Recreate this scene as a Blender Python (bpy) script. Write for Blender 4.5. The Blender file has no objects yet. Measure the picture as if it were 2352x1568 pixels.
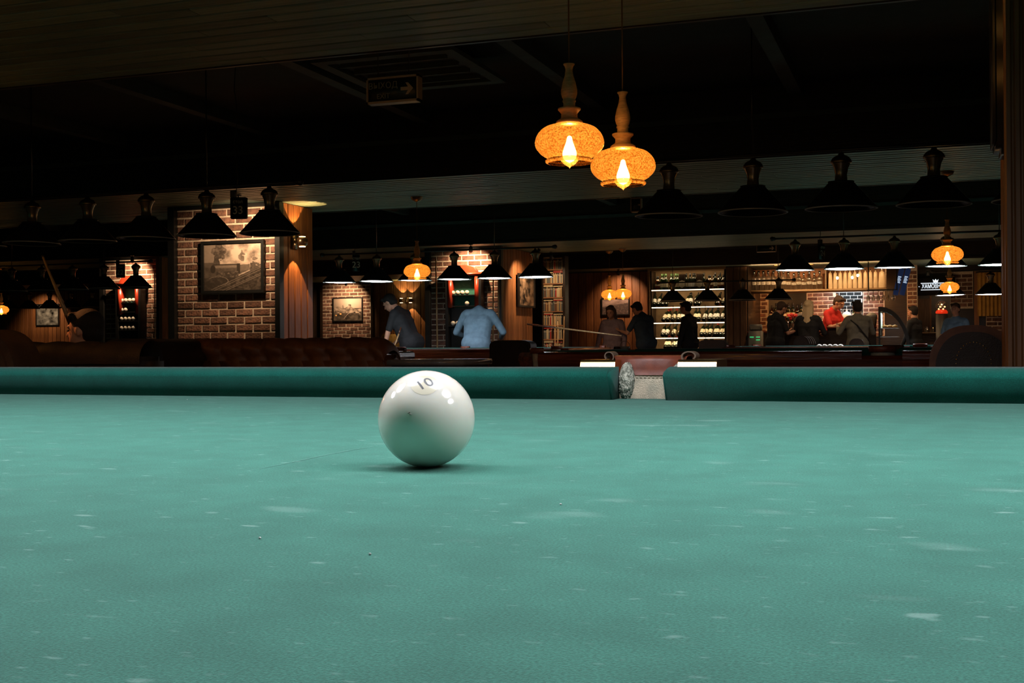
import bpy, bmesh, math, random
from mathutils import Vector, Matrix, Euler, noise
random.seed(7)
R = math.radians
sc = bpy.context.scene
COL = sc.collection
# ---------------------------------------------------------------- camera
PSI = R(19.4); FPX = 2705.0
CAMZ = 0.8858
cam = bpy.data.cameras.new('camera'); camo = bpy.data.objects.new('camera', cam); COL.objects.link(camo)
cam.sensor_width = 36.0; cam.lens = FPX/2352*36; cam.clip_start = 0.02; cam.clip_end = 120
RM = (Matrix.Rotation(PSI, 3, 'Z') @ Matrix.Rotation(R(90)+7/FPX, 3, 'X') @ Matrix.Rotation(R(-0.39), 3, 'Z'))
camo.matrix_world = Matrix.Translation((0, 0, CAMZ)) @ RM.to_4x4()
sc.camera = camo
# ---------------------------------------------------------------- world, exposure
w = bpy.data.worlds.new('world'); sc.world = w; w.use_nodes = True
bg = w.node_tree.nodes['Background']; bg.inputs[0].default_value = (0.25, 1.0, 0.75, 1); bg.inputs[1].default_value = 0.028
sc.view_settings.view_transform = 'Standard'; sc.view_settings.look = 'None'
sc.view_settings.exposure = 0.0; sc.view_settings.gamma = 1.0; sc.view_settings.use_curve_mapping = False
sc.cycles.use_denoising = True
sc.cycles.sample_clamp_indirect = 3.0
sc.cycles.max_bounces = 6; sc.cycles.transparent_max_bounces = 12
sc.cycles.caustics_reflective = False; sc.cycles.caustics_refractive = False
# tuning values of the lamps the room has
E_LAMP = 21.0          # radiance of the white table lamp diffusers
E_FAR = 26.0
P_PEND = 2.6          # bulb power in the amber pendants
P_SCONCE = 26.0
P_PICT = 58.0
WARM = (1.0, 0.60, 0.30); AMBER = (1.0, 0.40, 0.09); COOL = (0.93, 0.94, 1.0)
ORD = ['first', 'second', 'third', 'fourth', 'fifth', 'sixth', 'seventh', 'eighth', 'ninth', 'tenth', 'eleventh', 'twelfth', 'thirteenth', 'fourteenth', 'fifteenth', 'sixteenth', 'seventeenth', 'eighteenth', 'nineteenth', 'twentieth', 'twenty-first', 'twenty-second', 'twenty-third', 'twenty-fourth']

def ray(px, py):
    return RM @ Vector(((px-1176)/FPX, -(py-784)/FPX, -1.0))
def at(px, py, Y=None, z=None):
    """point of the room seen at this place of the photograph, on the plane Y or at the depth z"""
    d = ray(px, py)
    k = Y/d.y if Y is not None else z
    return Vector((0, 0, CAMZ)) + d*k
def XP(px, Y): return at(px, 791, Y=Y).x
def ZP(px, py, Y): return at(px, py, Y=Y).z

# ---------------------------------------------------------------- mesh kit
class M:
    def __init__(s): s.v = []; s.f = []; s.mi = []; s.sm = []
    def add(s, vs, fs, mi=0, smooth=False):
        o = len(s.v); s.v += [tuple(v) for v in vs]
        for f in fs: s.f.append([i+o for i in f]); s.mi.append(mi); s.sm.append(smooth)
        return s
    def box(s, x0, x1, y0, y1, z0, z1, mi=0):
        vs = [(x, y, z) for z in (z0, z1) for y in (y0, y1) for x in (x0, x1)]
        return s.add(vs, [(0,2,3,1),(4,5,7,6),(0,1,5,4),(2,6,7,3),(0,4,6,2),(1,3,7,5)], mi)
    def cbox(s, x0, x1, y0, y1, z0, z1, c=0.01, mi=0):
        """box with chamfered edges"""
        bm = bmesh.new(); bmesh.ops.create_cube(bm, size=1)
        for v in bm.verts: v.co = Vector(((x0+x1)/2+v.co.x*(x1-x0), (y0+y1)/2+v.co.y*(y1-y0), (z0+z1)/2+v.co.z*(z1-z0)))
        bmesh.ops.bevel(bm, geom=bm.edges[:], offset=c, segments=2, affect='EDGES')
        bm.verts.index_update()
        s.add([v.co[:] for v in bm.verts], [[v.index for v in f.verts] for f in bm.faces], mi, True); bm.free(); return s
    def lathe(s, prof, n=24, c=(0, 0, 0), mi=0, smooth=True, axis='z', a0=0, a1=2*math.pi, sx=1, sy=1):
        full = abs(a1-a0-2*math.pi) < 1e-6
        m = n if full else n+1; vs = []
        for (r, z) in prof:
            for k in range(m):
                a = a0+(a1-a0)*k/n
                x, y = r*math.cos(a)*sx, r*math.sin(a)*sy
                if axis == 'z': p = (c[0]+x, c[1]+y, c[2]+z)
                elif axis == 'x': p = (c[0]+z, c[1]+x, c[2]+y)
                else: p = (c[0]+x, c[1]+z, c[2]+y)
                vs.append(p)
        fs = []
        for i in range(len(prof)-1):
            for k in range(n):
                k2 = (k+1) % m if full else k+1
                q = (i*m+k, i*m+k2, (i+1)*m+k2, (i+1)*m+k)
                fs.append(q)
        return s.add(vs, fs, mi, smooth)
    def cyl(s, r, z0, z1, n=20, c=(0, 0, 0), mi=0, axis='z'):
        return s.lathe([(0.0001, z0), (r, z0), (r, z1), (0.0001, z1)], n, c, mi, False, axis)
    def ball(s, c, rx, ry=None, rz=None, n=16, m=10, mi=0, rot=None):
        ry = ry or rx; rz = rz or rx
        vs = []; fs = []
        for i in range(m+1):
            th = math.pi*i/m
            for k in range(n):
                a = 2*math.pi*k/n
                p = Vector((rx*math.sin(th)*math.cos(a), ry*math.sin(th)*math.sin(a), rz*math.cos(th)))
                if rot: p = rot @ p
                vs.append(tuple(Vector(c)+p))
        for i in range(m):
            for k in range(n):
                fs.append((i*n+k, (i+1)*n+k, (i+1)*n+(k+1) % n, i*n+(k+1) % n))
        return s.add(vs, fs, mi, True)
    def tube(s, pts, r, n=8, mi=0, caps=True):
        pts = [Vector(p) for p in pts]; N = len(pts)
        rs = r if isinstance(r, (list, tuple)) else [r]*N
        vs = []; fs = []; up = None
        for i, p in enumerate(pts):
            d = (pts[min(i+1, N-1)]-pts[max(i-1, 0)]).normalized()
            if up is None: up = Vector((0, 0, 1)) if abs(d.z) < .9 else Vector((1, 0, 0))
            a = d.cross(up).normalized(); b = a.cross(d).normalized(); up = b
            for k in range(n):
                t = 2*math.pi*k/n; vs.append(tuple(p+(a*math.cos(t)+b*math.sin(t))*rs[i]))
        for i in range(N-1):
            for k in range(n): fs.append((i*n+k, i*n+(k+1) % n, (i+1)*n+(k+1) % n, (i+1)*n+k))
        if caps: fs.append(tuple(range(n))[::-1]); fs.append(tuple((N-1)*n+k for k in range(n)))
        return s.add(vs, fs, mi, True)
    def prism(s, poly, x0, x1, axis='x', mi=0, smooth=False):
        """poly extruded along axis; poly in the other two coordinates"""
        n = len(poly); vs = []
        for x in (x0, x1):
            for (a, b) in poly:
                vs.append((x, a, b) if axis == 'x' else (a, x, b) if axis == 'y' else (a, b, x))
        fs = [tuple(range(n)), tuple(range(2*n-1, n-1, -1))]
        s.add(vs, fs, mi, False)
        s.add(vs, [(i, i+n, (i+1) % n+n, (i+1) % n) for i in range(n)], mi, smooth)
        return s
    def capsule(s, a, b, ra, rb, flat=1.0, n=12, lat=None):
        a = Vector(a); b = Vector(b); d = (b-a); L = d.length
        d = d.normalized() if L > 1e-6 else Vector((0, 0, 1))
        u = Vector(lat) if lat else (Vector((1, 0, 0)) if abs(d.x) < .9 else Vector((0, 1, 0)))
        u = (u-d*u.dot(d)).normalized(); v = d.cross(u)
        vs = []; rings = []
        for k in range(0, 5): t = math.pi/2*k/4; rings.append((-math.cos(t)*ra, math.sin(t)*ra))
        for k in range(0, 5): t = math.pi/2*k/4; rings.append((L+math.sin(t)*rb, math.cos(t)*rb))
        for (h, r) in rings:
            r = max(r, .0005)
            for k in range(n):
                t = 2*math.pi*k/n; vs.append(tuple(a+d*h+u*(math.cos(t)*r)+v*(math.sin(t)*r*flat)))
        m = len(rings); fs = []
        for i in range(m-1):
            for k in range(n): fs.append((i*n+k, i*n+(k+1) % n, (i+1)*n+(k+1) % n, (i+1)*n+k))
        fs.append(tuple(range(n))[::-1]); fs.append(tuple((m-1)*n+k for k in range(n)))
        return s.add(vs, fs, 0, True)
    def xf(s, mat):
        s.v = [tuple(mat @ Vector(v)) for v in s.v]; return s
    def mesh(s, name, mats):
        me = bpy.data.meshes.new(name); me.from_pydata(s.v, [], s.f)
        for m in (mats if isinstance(mats, (list, tuple)) else [mats]): me.materials.append(m)
        me.polygons.foreach_set('material_index', s.mi); me.polygons.foreach_set('use_smooth', s.sm)
        me.update(); return me
    def build(s, name, mats, parent=None, loc=(0, 0, 0), rot=(0, 0, 0), **kw):
        return link(name, s.mesh(name, mats), parent, loc, rot, **kw)

def link(name, me, parent=None, loc=(0, 0, 0), rot=(0, 0, 0), scale=None, label=None, cat=None, group=None, kind=None):
    o = bpy.data.objects.new(name, me); COL.objects.link(o)
    o.parent = parent; o.location = loc; o.rotation_euler = rot
    if scale: o.scale = scale
    return tag(o, label, cat, group, kind)
def tag(o, label=None, cat=None, group=None, kind=None):
    if label: o['label'] = label
    if cat: o['category'] = cat
    if group: o['group'] = group
    if kind: o['kind'] = kind
    return o
def empty(name, label, cat, loc=(0, 0, 0), rz=0, group=None):
    o = bpy.data.objects.new(name, None); COL.objects.link(o); o.empty_display_size = .05
    o.location = loc; o.rotation_euler = (0, 0, rz); return tag(o, label, cat, group)
KIDS = {}
def children(o): return [c for c in o.children]
def copy_tree(o, loc, rz=None, label=None, group=None, par=None, swap=None):
    r = o.copy(); COL.objects.link(r)
    if par is not None: r.parent = par
    else:
        r.location = loc
        if rz is not None: r.rotation_euler = (0, 0, rz)
        if label: r['label'] = label
        if group: r['group'] = group
    for ch in children(o): copy_tree(ch, None, par=r)
    return r
def light(kind, name, loc, power, color, parent=None, rot=None, **kw):
    l = bpy.data.lights.new(name, kind); l.energy = power; l.color = color
    for k, v in kw.items(): setattr(l, k, v)
    o = bpy.data.objects.new(name, l); COL.objects.link(o); o.parent = parent; o.location = loc
    if rot: o.rotation_euler = rot
    return o
def aim(o, target_dir):
    o.rotation_euler = Vector(target_dir).to_track_quat('-Z', 'Y').to_euler()

# ---------------------------------------------------------------- materials
def mat(name, c, rough=.5, metal=0, spec=.5, c2=None, nscale=8, stretch=(1, 1, 1), bump=0, bscale=None, coat=0, emit=None, es=0, rnd=0, sheen=0, detail=4):
    m = bpy.data.materials.new(name); m.use_nodes = True; nt = m.node_tree; N = nt.nodes; L = nt.links
    b = N['Principled BSDF']; b.inputs['Roughness'].default_value = rough; b.inputs['Metallic'].default_value = metal
    b.inputs['Specular IOR Level'].default_value = spec; b.inputs['Coat Weight'].default_value = coat
    b.inputs['Sheen Weight'].default_value = sheen
    c = tuple(c)+(1,); c2 = tuple(c2)+(1,) if c2 else tuple(x*.72 for x in c[:3])+(1,)
    tc = N.new('ShaderNodeTexCoord'); mp = N.new('ShaderNodeMapping'); mp.inputs['Scale'].default_value = stretch
    L.new(tc.outputs['Object'], mp.inputs[0])
    n = N.new('ShaderNodeTexNoise'); n.inputs['Scale'].default_value = nscale; n.inputs['Detail'].default_value = detail
    L.new(mp.outputs[0], n.inputs['Vector'])
    mx = N.new('ShaderNodeMix'); mx.data_type = 'RGBA'; mx.inputs[6].default_value = c2; mx.inputs[7].default_value = c
    cr = N.new('ShaderNodeMapRange'); cr.inputs[1].default_value = .35; cr.inputs[2].default_value = .65
    L.new(n.outputs[0], cr.inputs[0]); L.new(cr.outputs[0], mx.inputs[0])
    out = mx.outputs[2]
    if rnd:
        oi = N.new('ShaderNodeObjectInfo'); mr = N.new('ShaderNodeMapRange'); mr.inputs[3].default_value = 1-rnd; mr.inputs[4].default_value = 1+rnd
        L.new(oi.outputs['Random'], mr.inputs[0])
        hs = N.new('ShaderNodeHueSaturation'); L.new(mr.outputs[0], hs.inputs['Value']); L.new(out, hs.inputs['Color']); out = hs.outputs[0]
        L.new(oi.outputs['Random'], n.inputs['W']) if n.noise_dimensions == '4D' else None
    L.new(out, b.inputs['Base Color'])
    if bump:
        bn = N.new('ShaderNodeBump'); bn.inputs['Strength'].default_value = bump; bn.inputs['Distance'].default_value = .01
        if bscale:
            n2 = N.new('ShaderNodeTexNoise'); n2.inputs['Scale'].default_value = bscale; L.new(mp.outputs[0], n2.inputs['Vector']); L.new(n2.outputs[0], bn.inputs['Height'])
        else: L.new(n.outputs[0], bn.inputs['Height'])
        L.new(bn.outputs[0], b.inputs['Normal'])
    if emit:
        b.inputs['Emission Color'].default_value = tuple(emit)+(1,); b.inputs['Emission Strength'].default_value = es
    return m
def emat(name, c, s):
    m = bpy.data.materials.new(name); m.use_nodes = True; nt = m.node_tree; nt.nodes.clear()
    e = nt.nodes.new('ShaderNodeEmission'); o = nt.nodes.new('ShaderNodeOutputMaterial')
    e.inputs[0].default_value = tuple(c)+(1,); e.inputs[1].default_value = s; nt.links.new(e.outputs[0], o.inputs[0]); return m
def glassmat(name, tint, gl=.12, diff=None, dw=.0):
    """thin glass: tinted see-through with a glossy skin"""
    m = bpy.data.materials.new(name); m.use_nodes = True; nt = m.node_tree; nt.nodes.clear(); N = nt.nodes; L = nt.links
    t = N.new('ShaderNodeBsdfTransparent'); t.inputs[0].default_value = tuple(tint)+(1,)
    g = N.new('ShaderNodeBsdfGlossy'); g.inputs['Roughness'].default_value = .08
    lw = N.new('ShaderNodeLayerWeight'); lw.inputs[0].default_value = .35
    mr = N.new('ShaderNodeMapRange'); mr.inputs[3].default_value = gl; mr.inputs[4].default_value = .75
    L.new(lw.outputs['Facing'], mr.inputs[0])
    mx = N.new('ShaderNodeMixShader'); L.new(mr.outputs[0], mx.inputs[0]); L.new(t.outputs[0], mx.inputs[1]); L.new(g.outputs[0], mx.inputs[2])
    o = N.new('ShaderNodeOutputMaterial'); last = mx
    if diff:
        d = N.new('ShaderNodeBsdfTranslucent'); d.inputs[0].default_value = tuple(diff)+(1,)
        m2 = N.new('ShaderNodeMixShader'); m2.inputs[0].default_value = dw; L.new(mx.outputs[0], m2.inputs[1]); L.new(d.outputs[0], m2.inputs[2]); last = m2
    L.new(last.outputs[0], o.inputs[0]); return m

# green cloth with woven grain, chalk specks and a long chalk scratch
def cloth_mat(name, base, specks=True):
    m = mat(name, base, rough=.93, spec=.12, c2=tuple(x*.84 for x in base), nscale=26, sheen=.12, bump=.25, bscale=1500, detail=6)
    nt = m.node_tree; N = nt.nodes; L = nt.links; b = N['Principled BSDF']; src = b.inputs['Base Color'].links[0].from_socket
    tc = N['Texture Coordinate']
    f = N.new('ShaderNodeTexNoise'); f.inputs['Scale'].default_value = 900; L.new(tc.outputs['Object'], f.inputs['Vector'])
    mr = N.new('ShaderNodeMapRange'); mr.inputs[1].default_value = .3; mr.inputs[2].default_value = .7; mr.inputs[3].default_value = .68; mr.inputs[4].default_value = 1.3
    L.new(f.outputs[0], mr.inputs[0]); hs = N.new('ShaderNodeHueSaturation'); L.new(mr.outputs[0], hs.inputs['Value']); L.new(src, hs.inputs['Color']); out = hs.outputs[0]
    if specks:
        for (sc_, lo, hi, amt) in ((75, .69, .76, .34), (24, .66, .76, .16), (190, .67, .78, .30)):
            s = N.new('ShaderNodeTexNoise'); s.inputs['Scale'].default_value = sc_; s.inputs['Detail'].default_value = 1.5
            mp = N.new('ShaderNodeMapping'); mp.inputs['Location'].default_value = (sc_, 3, 1); mp.inputs['Scale'].default_value = (.55, 1.1, 1); mp.inputs['Rotation'].default_value = (0, 0, -.34)
            L.new(tc.outputs['Object'], mp.inputs[0]); L.new(mp.outputs[0], s.inputs['Vector'])
            r = N.new('ShaderNodeMapRange'); r.inputs[1].default_value = lo; r.inputs[2].default_value = hi; r.inputs[4].default_value = amt; L.new(s.outputs[0], r.inputs[0])
            mx = N.new('ShaderNodeMix'); mx.data_type = 'RGBA'; mx.inputs[7].default_value = (.34, .50, .45, 1)
            L.new(r.outputs[0], mx.inputs[0]); L.new(out, mx.inputs[6]); out = mx.outputs[2]
    L.new(out, b.inputs['Base Color'])
    return m

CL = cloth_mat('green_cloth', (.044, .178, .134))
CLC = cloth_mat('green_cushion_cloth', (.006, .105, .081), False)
def wood(name, c, c2, rough=.4, st=(1, 12, 12), ns=5, rnd=.25, coat=0, spec=.4):
    return mat(name, c, rough, 0, spec, c2, ns, st, bump=.12, rnd=rnd, coat=coat)
W_MAH = wood('mahogany', (.22, .045, .018), (.09, .018, .008), .22, coat=.5)
W_CEIL = wood('ceiling_wood_bounce_tint', (.225, .33, .27), (.14, .21, .17), .45, st=(.7, 14, 14), rnd=.22)  # green bounce light from the cloth is mixed into the wood colour
W_PAN = wood('panel_wood', (.38, .155, .055), (.21, .08, .03), .5, st=(14, 14, .8), rnd=.3)
W_PAN2 = wood('panel_wood_dark', (.20, .11, .055), (.11, .055, .03), .5, st=(14, 14, .8), rnd=.3)
W_DARK = wood('dark_stained_wood', (.035, .022, .014), (.018, .011, .008), .35)
W_FLOOR = wood('floor_wood', (.34, .20, .12), (.22, .13, .08), .4, st=(1, 9, 1))
CEILM = mat('black_ceiling_paint', (.022, .03, .027), .8)
BEAMM = mat('beam_paint', (.06, .075, .07), .7)
BLACK = mat('black_paint', (.012, .012, .012), .45)
BLK_SH = mat('black_enamel', (.018, .018, .018), .3)
WHITE_IN = mat('white_enamel', (.75, .75, .73), .4)
BRASS = mat('brass', (.85, .58, .25), .22, 1.0, c2=(.75, .5, .2))
BRASS_D = mat('aged_brass', (.35, .24, .13), .35, 1.0)
CHROME = mat('chrome', (.7, .7, .7), .15, 1.0)
MORTAR = mat('mortar', (.70, .58, .45), .9, c2=(.56, .45, .34), nscale=30, bump=.6)
BRICK = mat('brick_face', (.25, .125, .085), .9, c2=(.12, .072, .058), nscale=18, bump=1.0, bscale=45, rnd=.45, spec=.2, detail=8)
LEATH = mat('brown_leather', (.24, .085, .030), .5, c2=(.17, .058, .020), nscale=20, bump=.12, bscale=420)
LEATHD = mat('dark_leather', (.05, .028, .018), .5, nscale=20, bump=.2, bscale=200)
RED_L = mat('oxblood_leather', (.22, .055, .028), .33, c2=(.14, .034, .018), nscale=60, bump=.12, bscale=1300)
SUEDE = mat('suede', (.74, .64, .48), .95, c2=(.50, .47, .36), nscale=45, bump=.5, bscale=600)
DIFF = emat('lamp_diffuser', COOL, E_LAMP); DIFF_F = emat('far_lamp_diffuser', COOL, E_FAR)
DIFF_OFF = mat('lamp_glass_off', (.30, .33, .33), .4)
BULB = emat('bulb_glow', (1, .80, .46), 24)
# ================================================================= SETTING
struct = lambda o: tag(o, kind='structure')
X0, X1, Y0, Y1 = -24.0, 9.0, -2.6, 23.6
ZC, ZS = 2.856, 2.306
fl = struct(M().box(X0, X1, Y0, Y1+.3, -.06, 0).build('floor', W_FLOOR))
ceil = struct(M().box(X0, X1, Y0, Y1+.3, ZC, ZC+.08).build('ceiling', CEILM))
BANDS = [(3.2, 5.15), (9.17, 11.14), (15.5, 17.4), (21.5, 23.6)]
def plank_mesh(L, w):
    return M().prism([(-w/2, .012), (-w/2, .003), (-w/2+.005, 0), (w/2-.005, 0), (w/2, .003), (w/2, .012)], 0, L)
pm = {}
for bi, (ya, yb) in enumerate(BANDS):
    b = M().box(X0, X1, ya, yb, ZS+.013, ZC)
    b.box(X0, X1, ya-.02, ya, ZS-.004, ZS+.03); b.box(X0, X1, yb, yb+.02, ZS-.004, ZS+.03)
    so = b.build('soffit', [W_DARK], ceil)
    n = 19; w_ = (yb-ya)/n
    if bi == 0:   # the near strip: every board on its own
        for k in range(n):
            x = -7.5-random.random()*2
            while x < 2.6:
                Lp = random.choice((2.4, 3.0, 3.6)); key = (Lp, bi)
                if key not in pm: pm[key] = plank_mesh(Lp-.004, w_-.014).mesh('plank', W_CEIL)
                link('plank', pm[key], ceil, (x, ya+(k+.5)*w_, ZS)); x += Lp
        far = M()
        for k in range(n):
            far.add(*[(plank_mesh(13.6, w_-.012).xf(Matrix.Translation((X0, ya+(k+.5)*w_, ZS)))).v, plank_mesh(1, 1).f])
            far.add(*[(plank_mesh(4.6, w_-.012).xf(Matrix.Translation((4.4, ya+(k+.5)*w_, ZS)))).v, plank_mesh(1, 1).f])
    else:
        far = M(); 
        for k in range(n):
            x = X0
            while x < X1:
                Lp = random.choice((2.4, 3.0, 3.6, 4.2)); q = plank_mesh(min(Lp, X1-x)-.004, w_-.022).xf(Matrix.Translation((x, ya+(k+.5)*w_, ZS+random.random()*.002)))
                far.add(q.v, q.f); x += Lp
    tag(far.build('board_lining', W_CEIL, ceil), kind='stuff')
# beams of the black recesses, running away from the table
for (ya, yb) in ((-2.6, 3.2), (5.17, 9.15), (11.16, 15.48), (17.42, 21.48)):
    for k in range(-11, 6):
        x = -.92+1.53*k
        if ya > 10 and k % 2: continue
        M().box(x-.05, x+.05, ya+.02, yb-.02, ZC-.10, ZC-.001).build('ceiling_beam', BEAMM, ceil)
    M().box(X0, X1, yb-.03, yb-.005, ZC-.26, ZC-.22).build('cornice_strip', BEAMM, ceil)
# ceiling cassette grille over the middle recess
g = empty('air_conditioner', 'dark square ceiling air conditioner cassette with slatted louvres near the exit sign', 'air conditioner', (XP(1075, 8.3), 7.3, ZC-.10))
M().box(-.50, .50, -.50, -.42, -.03, .0).box(-.50, .50, .42, .50, -.03, 0).box(-.50, -.42, -.42, .42, -.03, 0).box(.42, .50, -.42, .42, -.03, 0).box(-.40, .40, -.40, .40, .0, .02).build('frame', BEAMM, g)
for k in range(4):
    M().box(-.38, .38, -.31+k*.2, -.29+k*.2, -.03, .02).build('louvre', BEAMM, g)

def framewall(name, segs): pass
# brick panels -------------------------------------------------------------
BM_ = {}
def brick_mesh(wd, h=.059, d=.03):
    key = round(wd, 3)
    if key not in BM_:
        c = .005
        vs = [(0, 0, 0), (wd, 0, 0), (wd, 0, h), (0, 0, h)]
        vs = [(0, d, 0), (wd, d, 0), (wd, d, h), (0, d, h), (0, c, 0), (wd, c, 0), (wd, c, h), (0, c, h), (c, 0, c), (wd-c, 0, c), (wd-c, 0, h-c), (c, 0, h-c)]
        fs = []
        for a in (0, 4):
            for i in range(4): fs.append((a+i, a+4+i, a+4+(i+1) % 4, a+(i+1) % 4)[::-1])
        fs.append((8, 9, 10, 11))
        BM_[key] = M().add(vs, fs).mesh('brick', BRICK)
    return BM_[key]
def bricks(parent, x0, x1, y, z0, z1, rz=0, pitch=.197, ch=.077, org=(0, 0, 0), skip=None, m=None):
    """bricks on a face: along local x from x0 to x1, standing proud of y toward -y"""
    rows = int((z1-z0)/ch)
    rot = Matrix.Rotation(rz, 3, 'Z')
    for r in range(rows):
        z = z1-(r+1)*ch+.006; x = x0-(pitch/2 if r % 2 else 0)+.004
        while x < x1-.02:
            a = max(x, x0+.004); b_ = min(x+pitch-.017, x1-.004)
            if b_-a > .03 and not (skip and skip((a+b_)/2, z+.03)):
                o = link('brick', brick_mesh(b_-a), parent, rot @ Vector((a, y-.006-random.random()*.006, z+random.uniform(-.002, .002)))+Vector(org), (0, random.uniform(-.012, .012), rz+random.uniform(-.012, .012)))
            x += pitch
def boards(parent, x0, x1, y, z0, z1, wd=.115, m=W_PAN, rz=0, org=(0, 0, 0)):
    n = max(1, round((x1-x0)/wd)); w_ = (x1-x0)/n
    me = M().prism([(.006, .0), (w_-.018, .0), (w_-.010, .006), (w_-.010, .02), (-.002, .02), (-.002, .006)], z0, z1, 'z').mesh('panel_board', m)
    rot = Matrix.Rotation(rz, 3, 'Z')
    for k in range(n):
        link('panel_board', me, parent, rot @ Vector((x0+k*w_, y-.02, 0))+Vector(org), (0, 0, rz))

# back wall -----------------------------------------------------------------
wb = struct(M().box(X0, X1, Y1, Y1+.2, 0, ZC).build('wall_back', W_DARK))
struct(M().box(X0-.2, X0, Y0, Y1, 0, ZC).build('wall_left', W_PAN2))
struct(M().box(X1, X1+.2, Y0, Y1, 0, ZC).build('wall_right', W_PAN2))
bx = lambda px: XP(px, Y1)
boards(wb, bx(-60), bx(236), Y1, .3, ZS, .125, W_PAN)
M().box(bx(741), bx(855), Y1-.03, Y1, .3, ZS).build('mortar_bed', MORTAR, wb)
bricks(wb, bx(743), bx(853), Y1-.03, .62, ZS)
boards(wb, bx(858), bx(985), Y1, .3, ZS, .16, W_PAN2)
for a in (720, 739, 855, 982):
    M().box(bx(a), bx(a)+.05, Y1-.07, Y1, 0, ZS).build('post', W_DARK, wb)
# central wood partition (left of the wine cabinet)
YP = 22.4; px_ = lambda p: XP(p, YP)
wp = struct(M().box(px_(1290), px_(1492), YP, Y1-.002, 0, ZS).build('wall_centre', W_DARK))
boards(wp, px_(1295), px_(1490), YP, .3, ZS-.02, .15, W_PAN)
# dark wall between wine cabinet and bar
struct(M().box(XP(1668, 21.9), XP(1719, 21.9), 21.9, Y1-.002, 0, ZS).build('wall_pier', W_DARK))
boards(bpy.data.objects['wall_pier'], XP(1670, 21.9), XP(1717, 21.9), 21.9, .3, ZS-.02, .13, W_PAN2)

# columns -------------------------------------------------------------------
def column(name, x0, x1, y0, y1, side_boards=5, front='brick', zt=ZS-.004, sidewood=W_PAN):
    c = struct(M().box(x0, x1-.02, y0+.03, y1, 0, zt).build(name, MORTAR))
    M().box(x0-.045, x0+.03, y0-.03, y0+.05, 0, zt).build('post', BLACK, c)
    M().box(x1-.035, x1+.02, y0-.03, y0+.05, 0, zt).build('post', BLACK, c)
    M().box(x0, x1, y0-.02, y0+.03, zt-.035, zt).build('top_rail', BLACK, c)
    bricks(c, x0+.03, x1-.035, y0+.03, .55, zt-.035)
    # the wood-clad right side
    boards(c, 0, (y1-y0-.05), 0, 0, zt, (y1-y0)/side_boards, sidewood, R(90), (x1-.02, y0+.05, 0))
    return c
CA = column('wall_column_1', -7.22, -5.99, 10.15, 10.83)
xb0, xb1 = XP(237, 15.6), XP(366, 15.6)
CB = column('wall_column_2', xb0, xb1, 15.6, 17.0)
xc0, xc1 = XP(985, 15.9), XP(1151, 15.9)
CC = column('wall_column_3', xc0, xc1, 15.9, 17.35, 11)
# near right column with fluted casing
xr = .243
c4 = struct(M().box(xr+.06, xr+1.3, 4.25, 4.95, 0, ZS-.004).build('wall_column_4', W_DARK))
W_CAS = wood('casing_wood', (.34, .14, .05), (.22, .09, .03), .45, st=(14, 14, .8), rnd=.05)
fl_ = M()
prof = []
for k in range(5): x = k*.028; prof += [(x, -.010), (x+.006, -.018), (x+.018, -.018), (x+.024, -.010)]
fl_.prism([(0, .02)]+prof+[(.14, -.004), (.14, .02)], 0, ZS-.01, 'z')
fl_.build('fluted_casing', W_CAS, c4, (xr+.005, 4.24, 0))
M().prism([(0, .02)]+prof+[(.14, -.004), (.14, .02)], 0, ZS-.01, 'z').build('fluted_casing', W_CAS, c4, (xr+.05, 4.95, 0), (0, 0, R(-90)))
M().box(xr+.15, xr+1.3, 4.21, 4.25, 0, ZS-.01).build('front_panel', W_DARK, c4)

# right-hand end of the back wall: brick pier, doorway, brick patch
YW = 23.0
q = lambda p: XP(p, YW)
wr = struct(M().box(q(2084), q(2108), YW, Y1-.002, 0, ZS).build('wall_pier_2', MORTAR))
bricks(wr, q(2085), q(2107), YW, .8, ZS-.1)
M().box(bx(2183), bx(2236), Y1-.03, Y1, 1.5, 2.2).build('mortar_bed', MORTAR, wb)
bricks(wb, bx(2184), bx(2235), Y1-.03, 1.5, 2.15)
M().box(bx(2265), bx(2310), Y1-.03, Y1, .8, 1.6).build('mortar_bed', MORTAR, wb)
bricks(wb, bx(2266), bx(2309), Y1-.03, .9, 1.56)
M().box(bx(2238), bx(2249), Y1-.06, Y1, .3, 2.2).build('post', W_CAS, wb)
M().box(bx(2110), bx(2136), Y1-.03, Y1, .3, 1.7).build('door_leaf', W_PAN2, wb)
M().box(bx(2107), bx(2111), Y1-.05, Y1, .3, 1.75).build('door_jamb', W_CAS, wb)
M().box(bx(2136), bx(2140), Y1-.05, Y1, .3, 1.75).build('door_jamb', W_CAS, wb)

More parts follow.
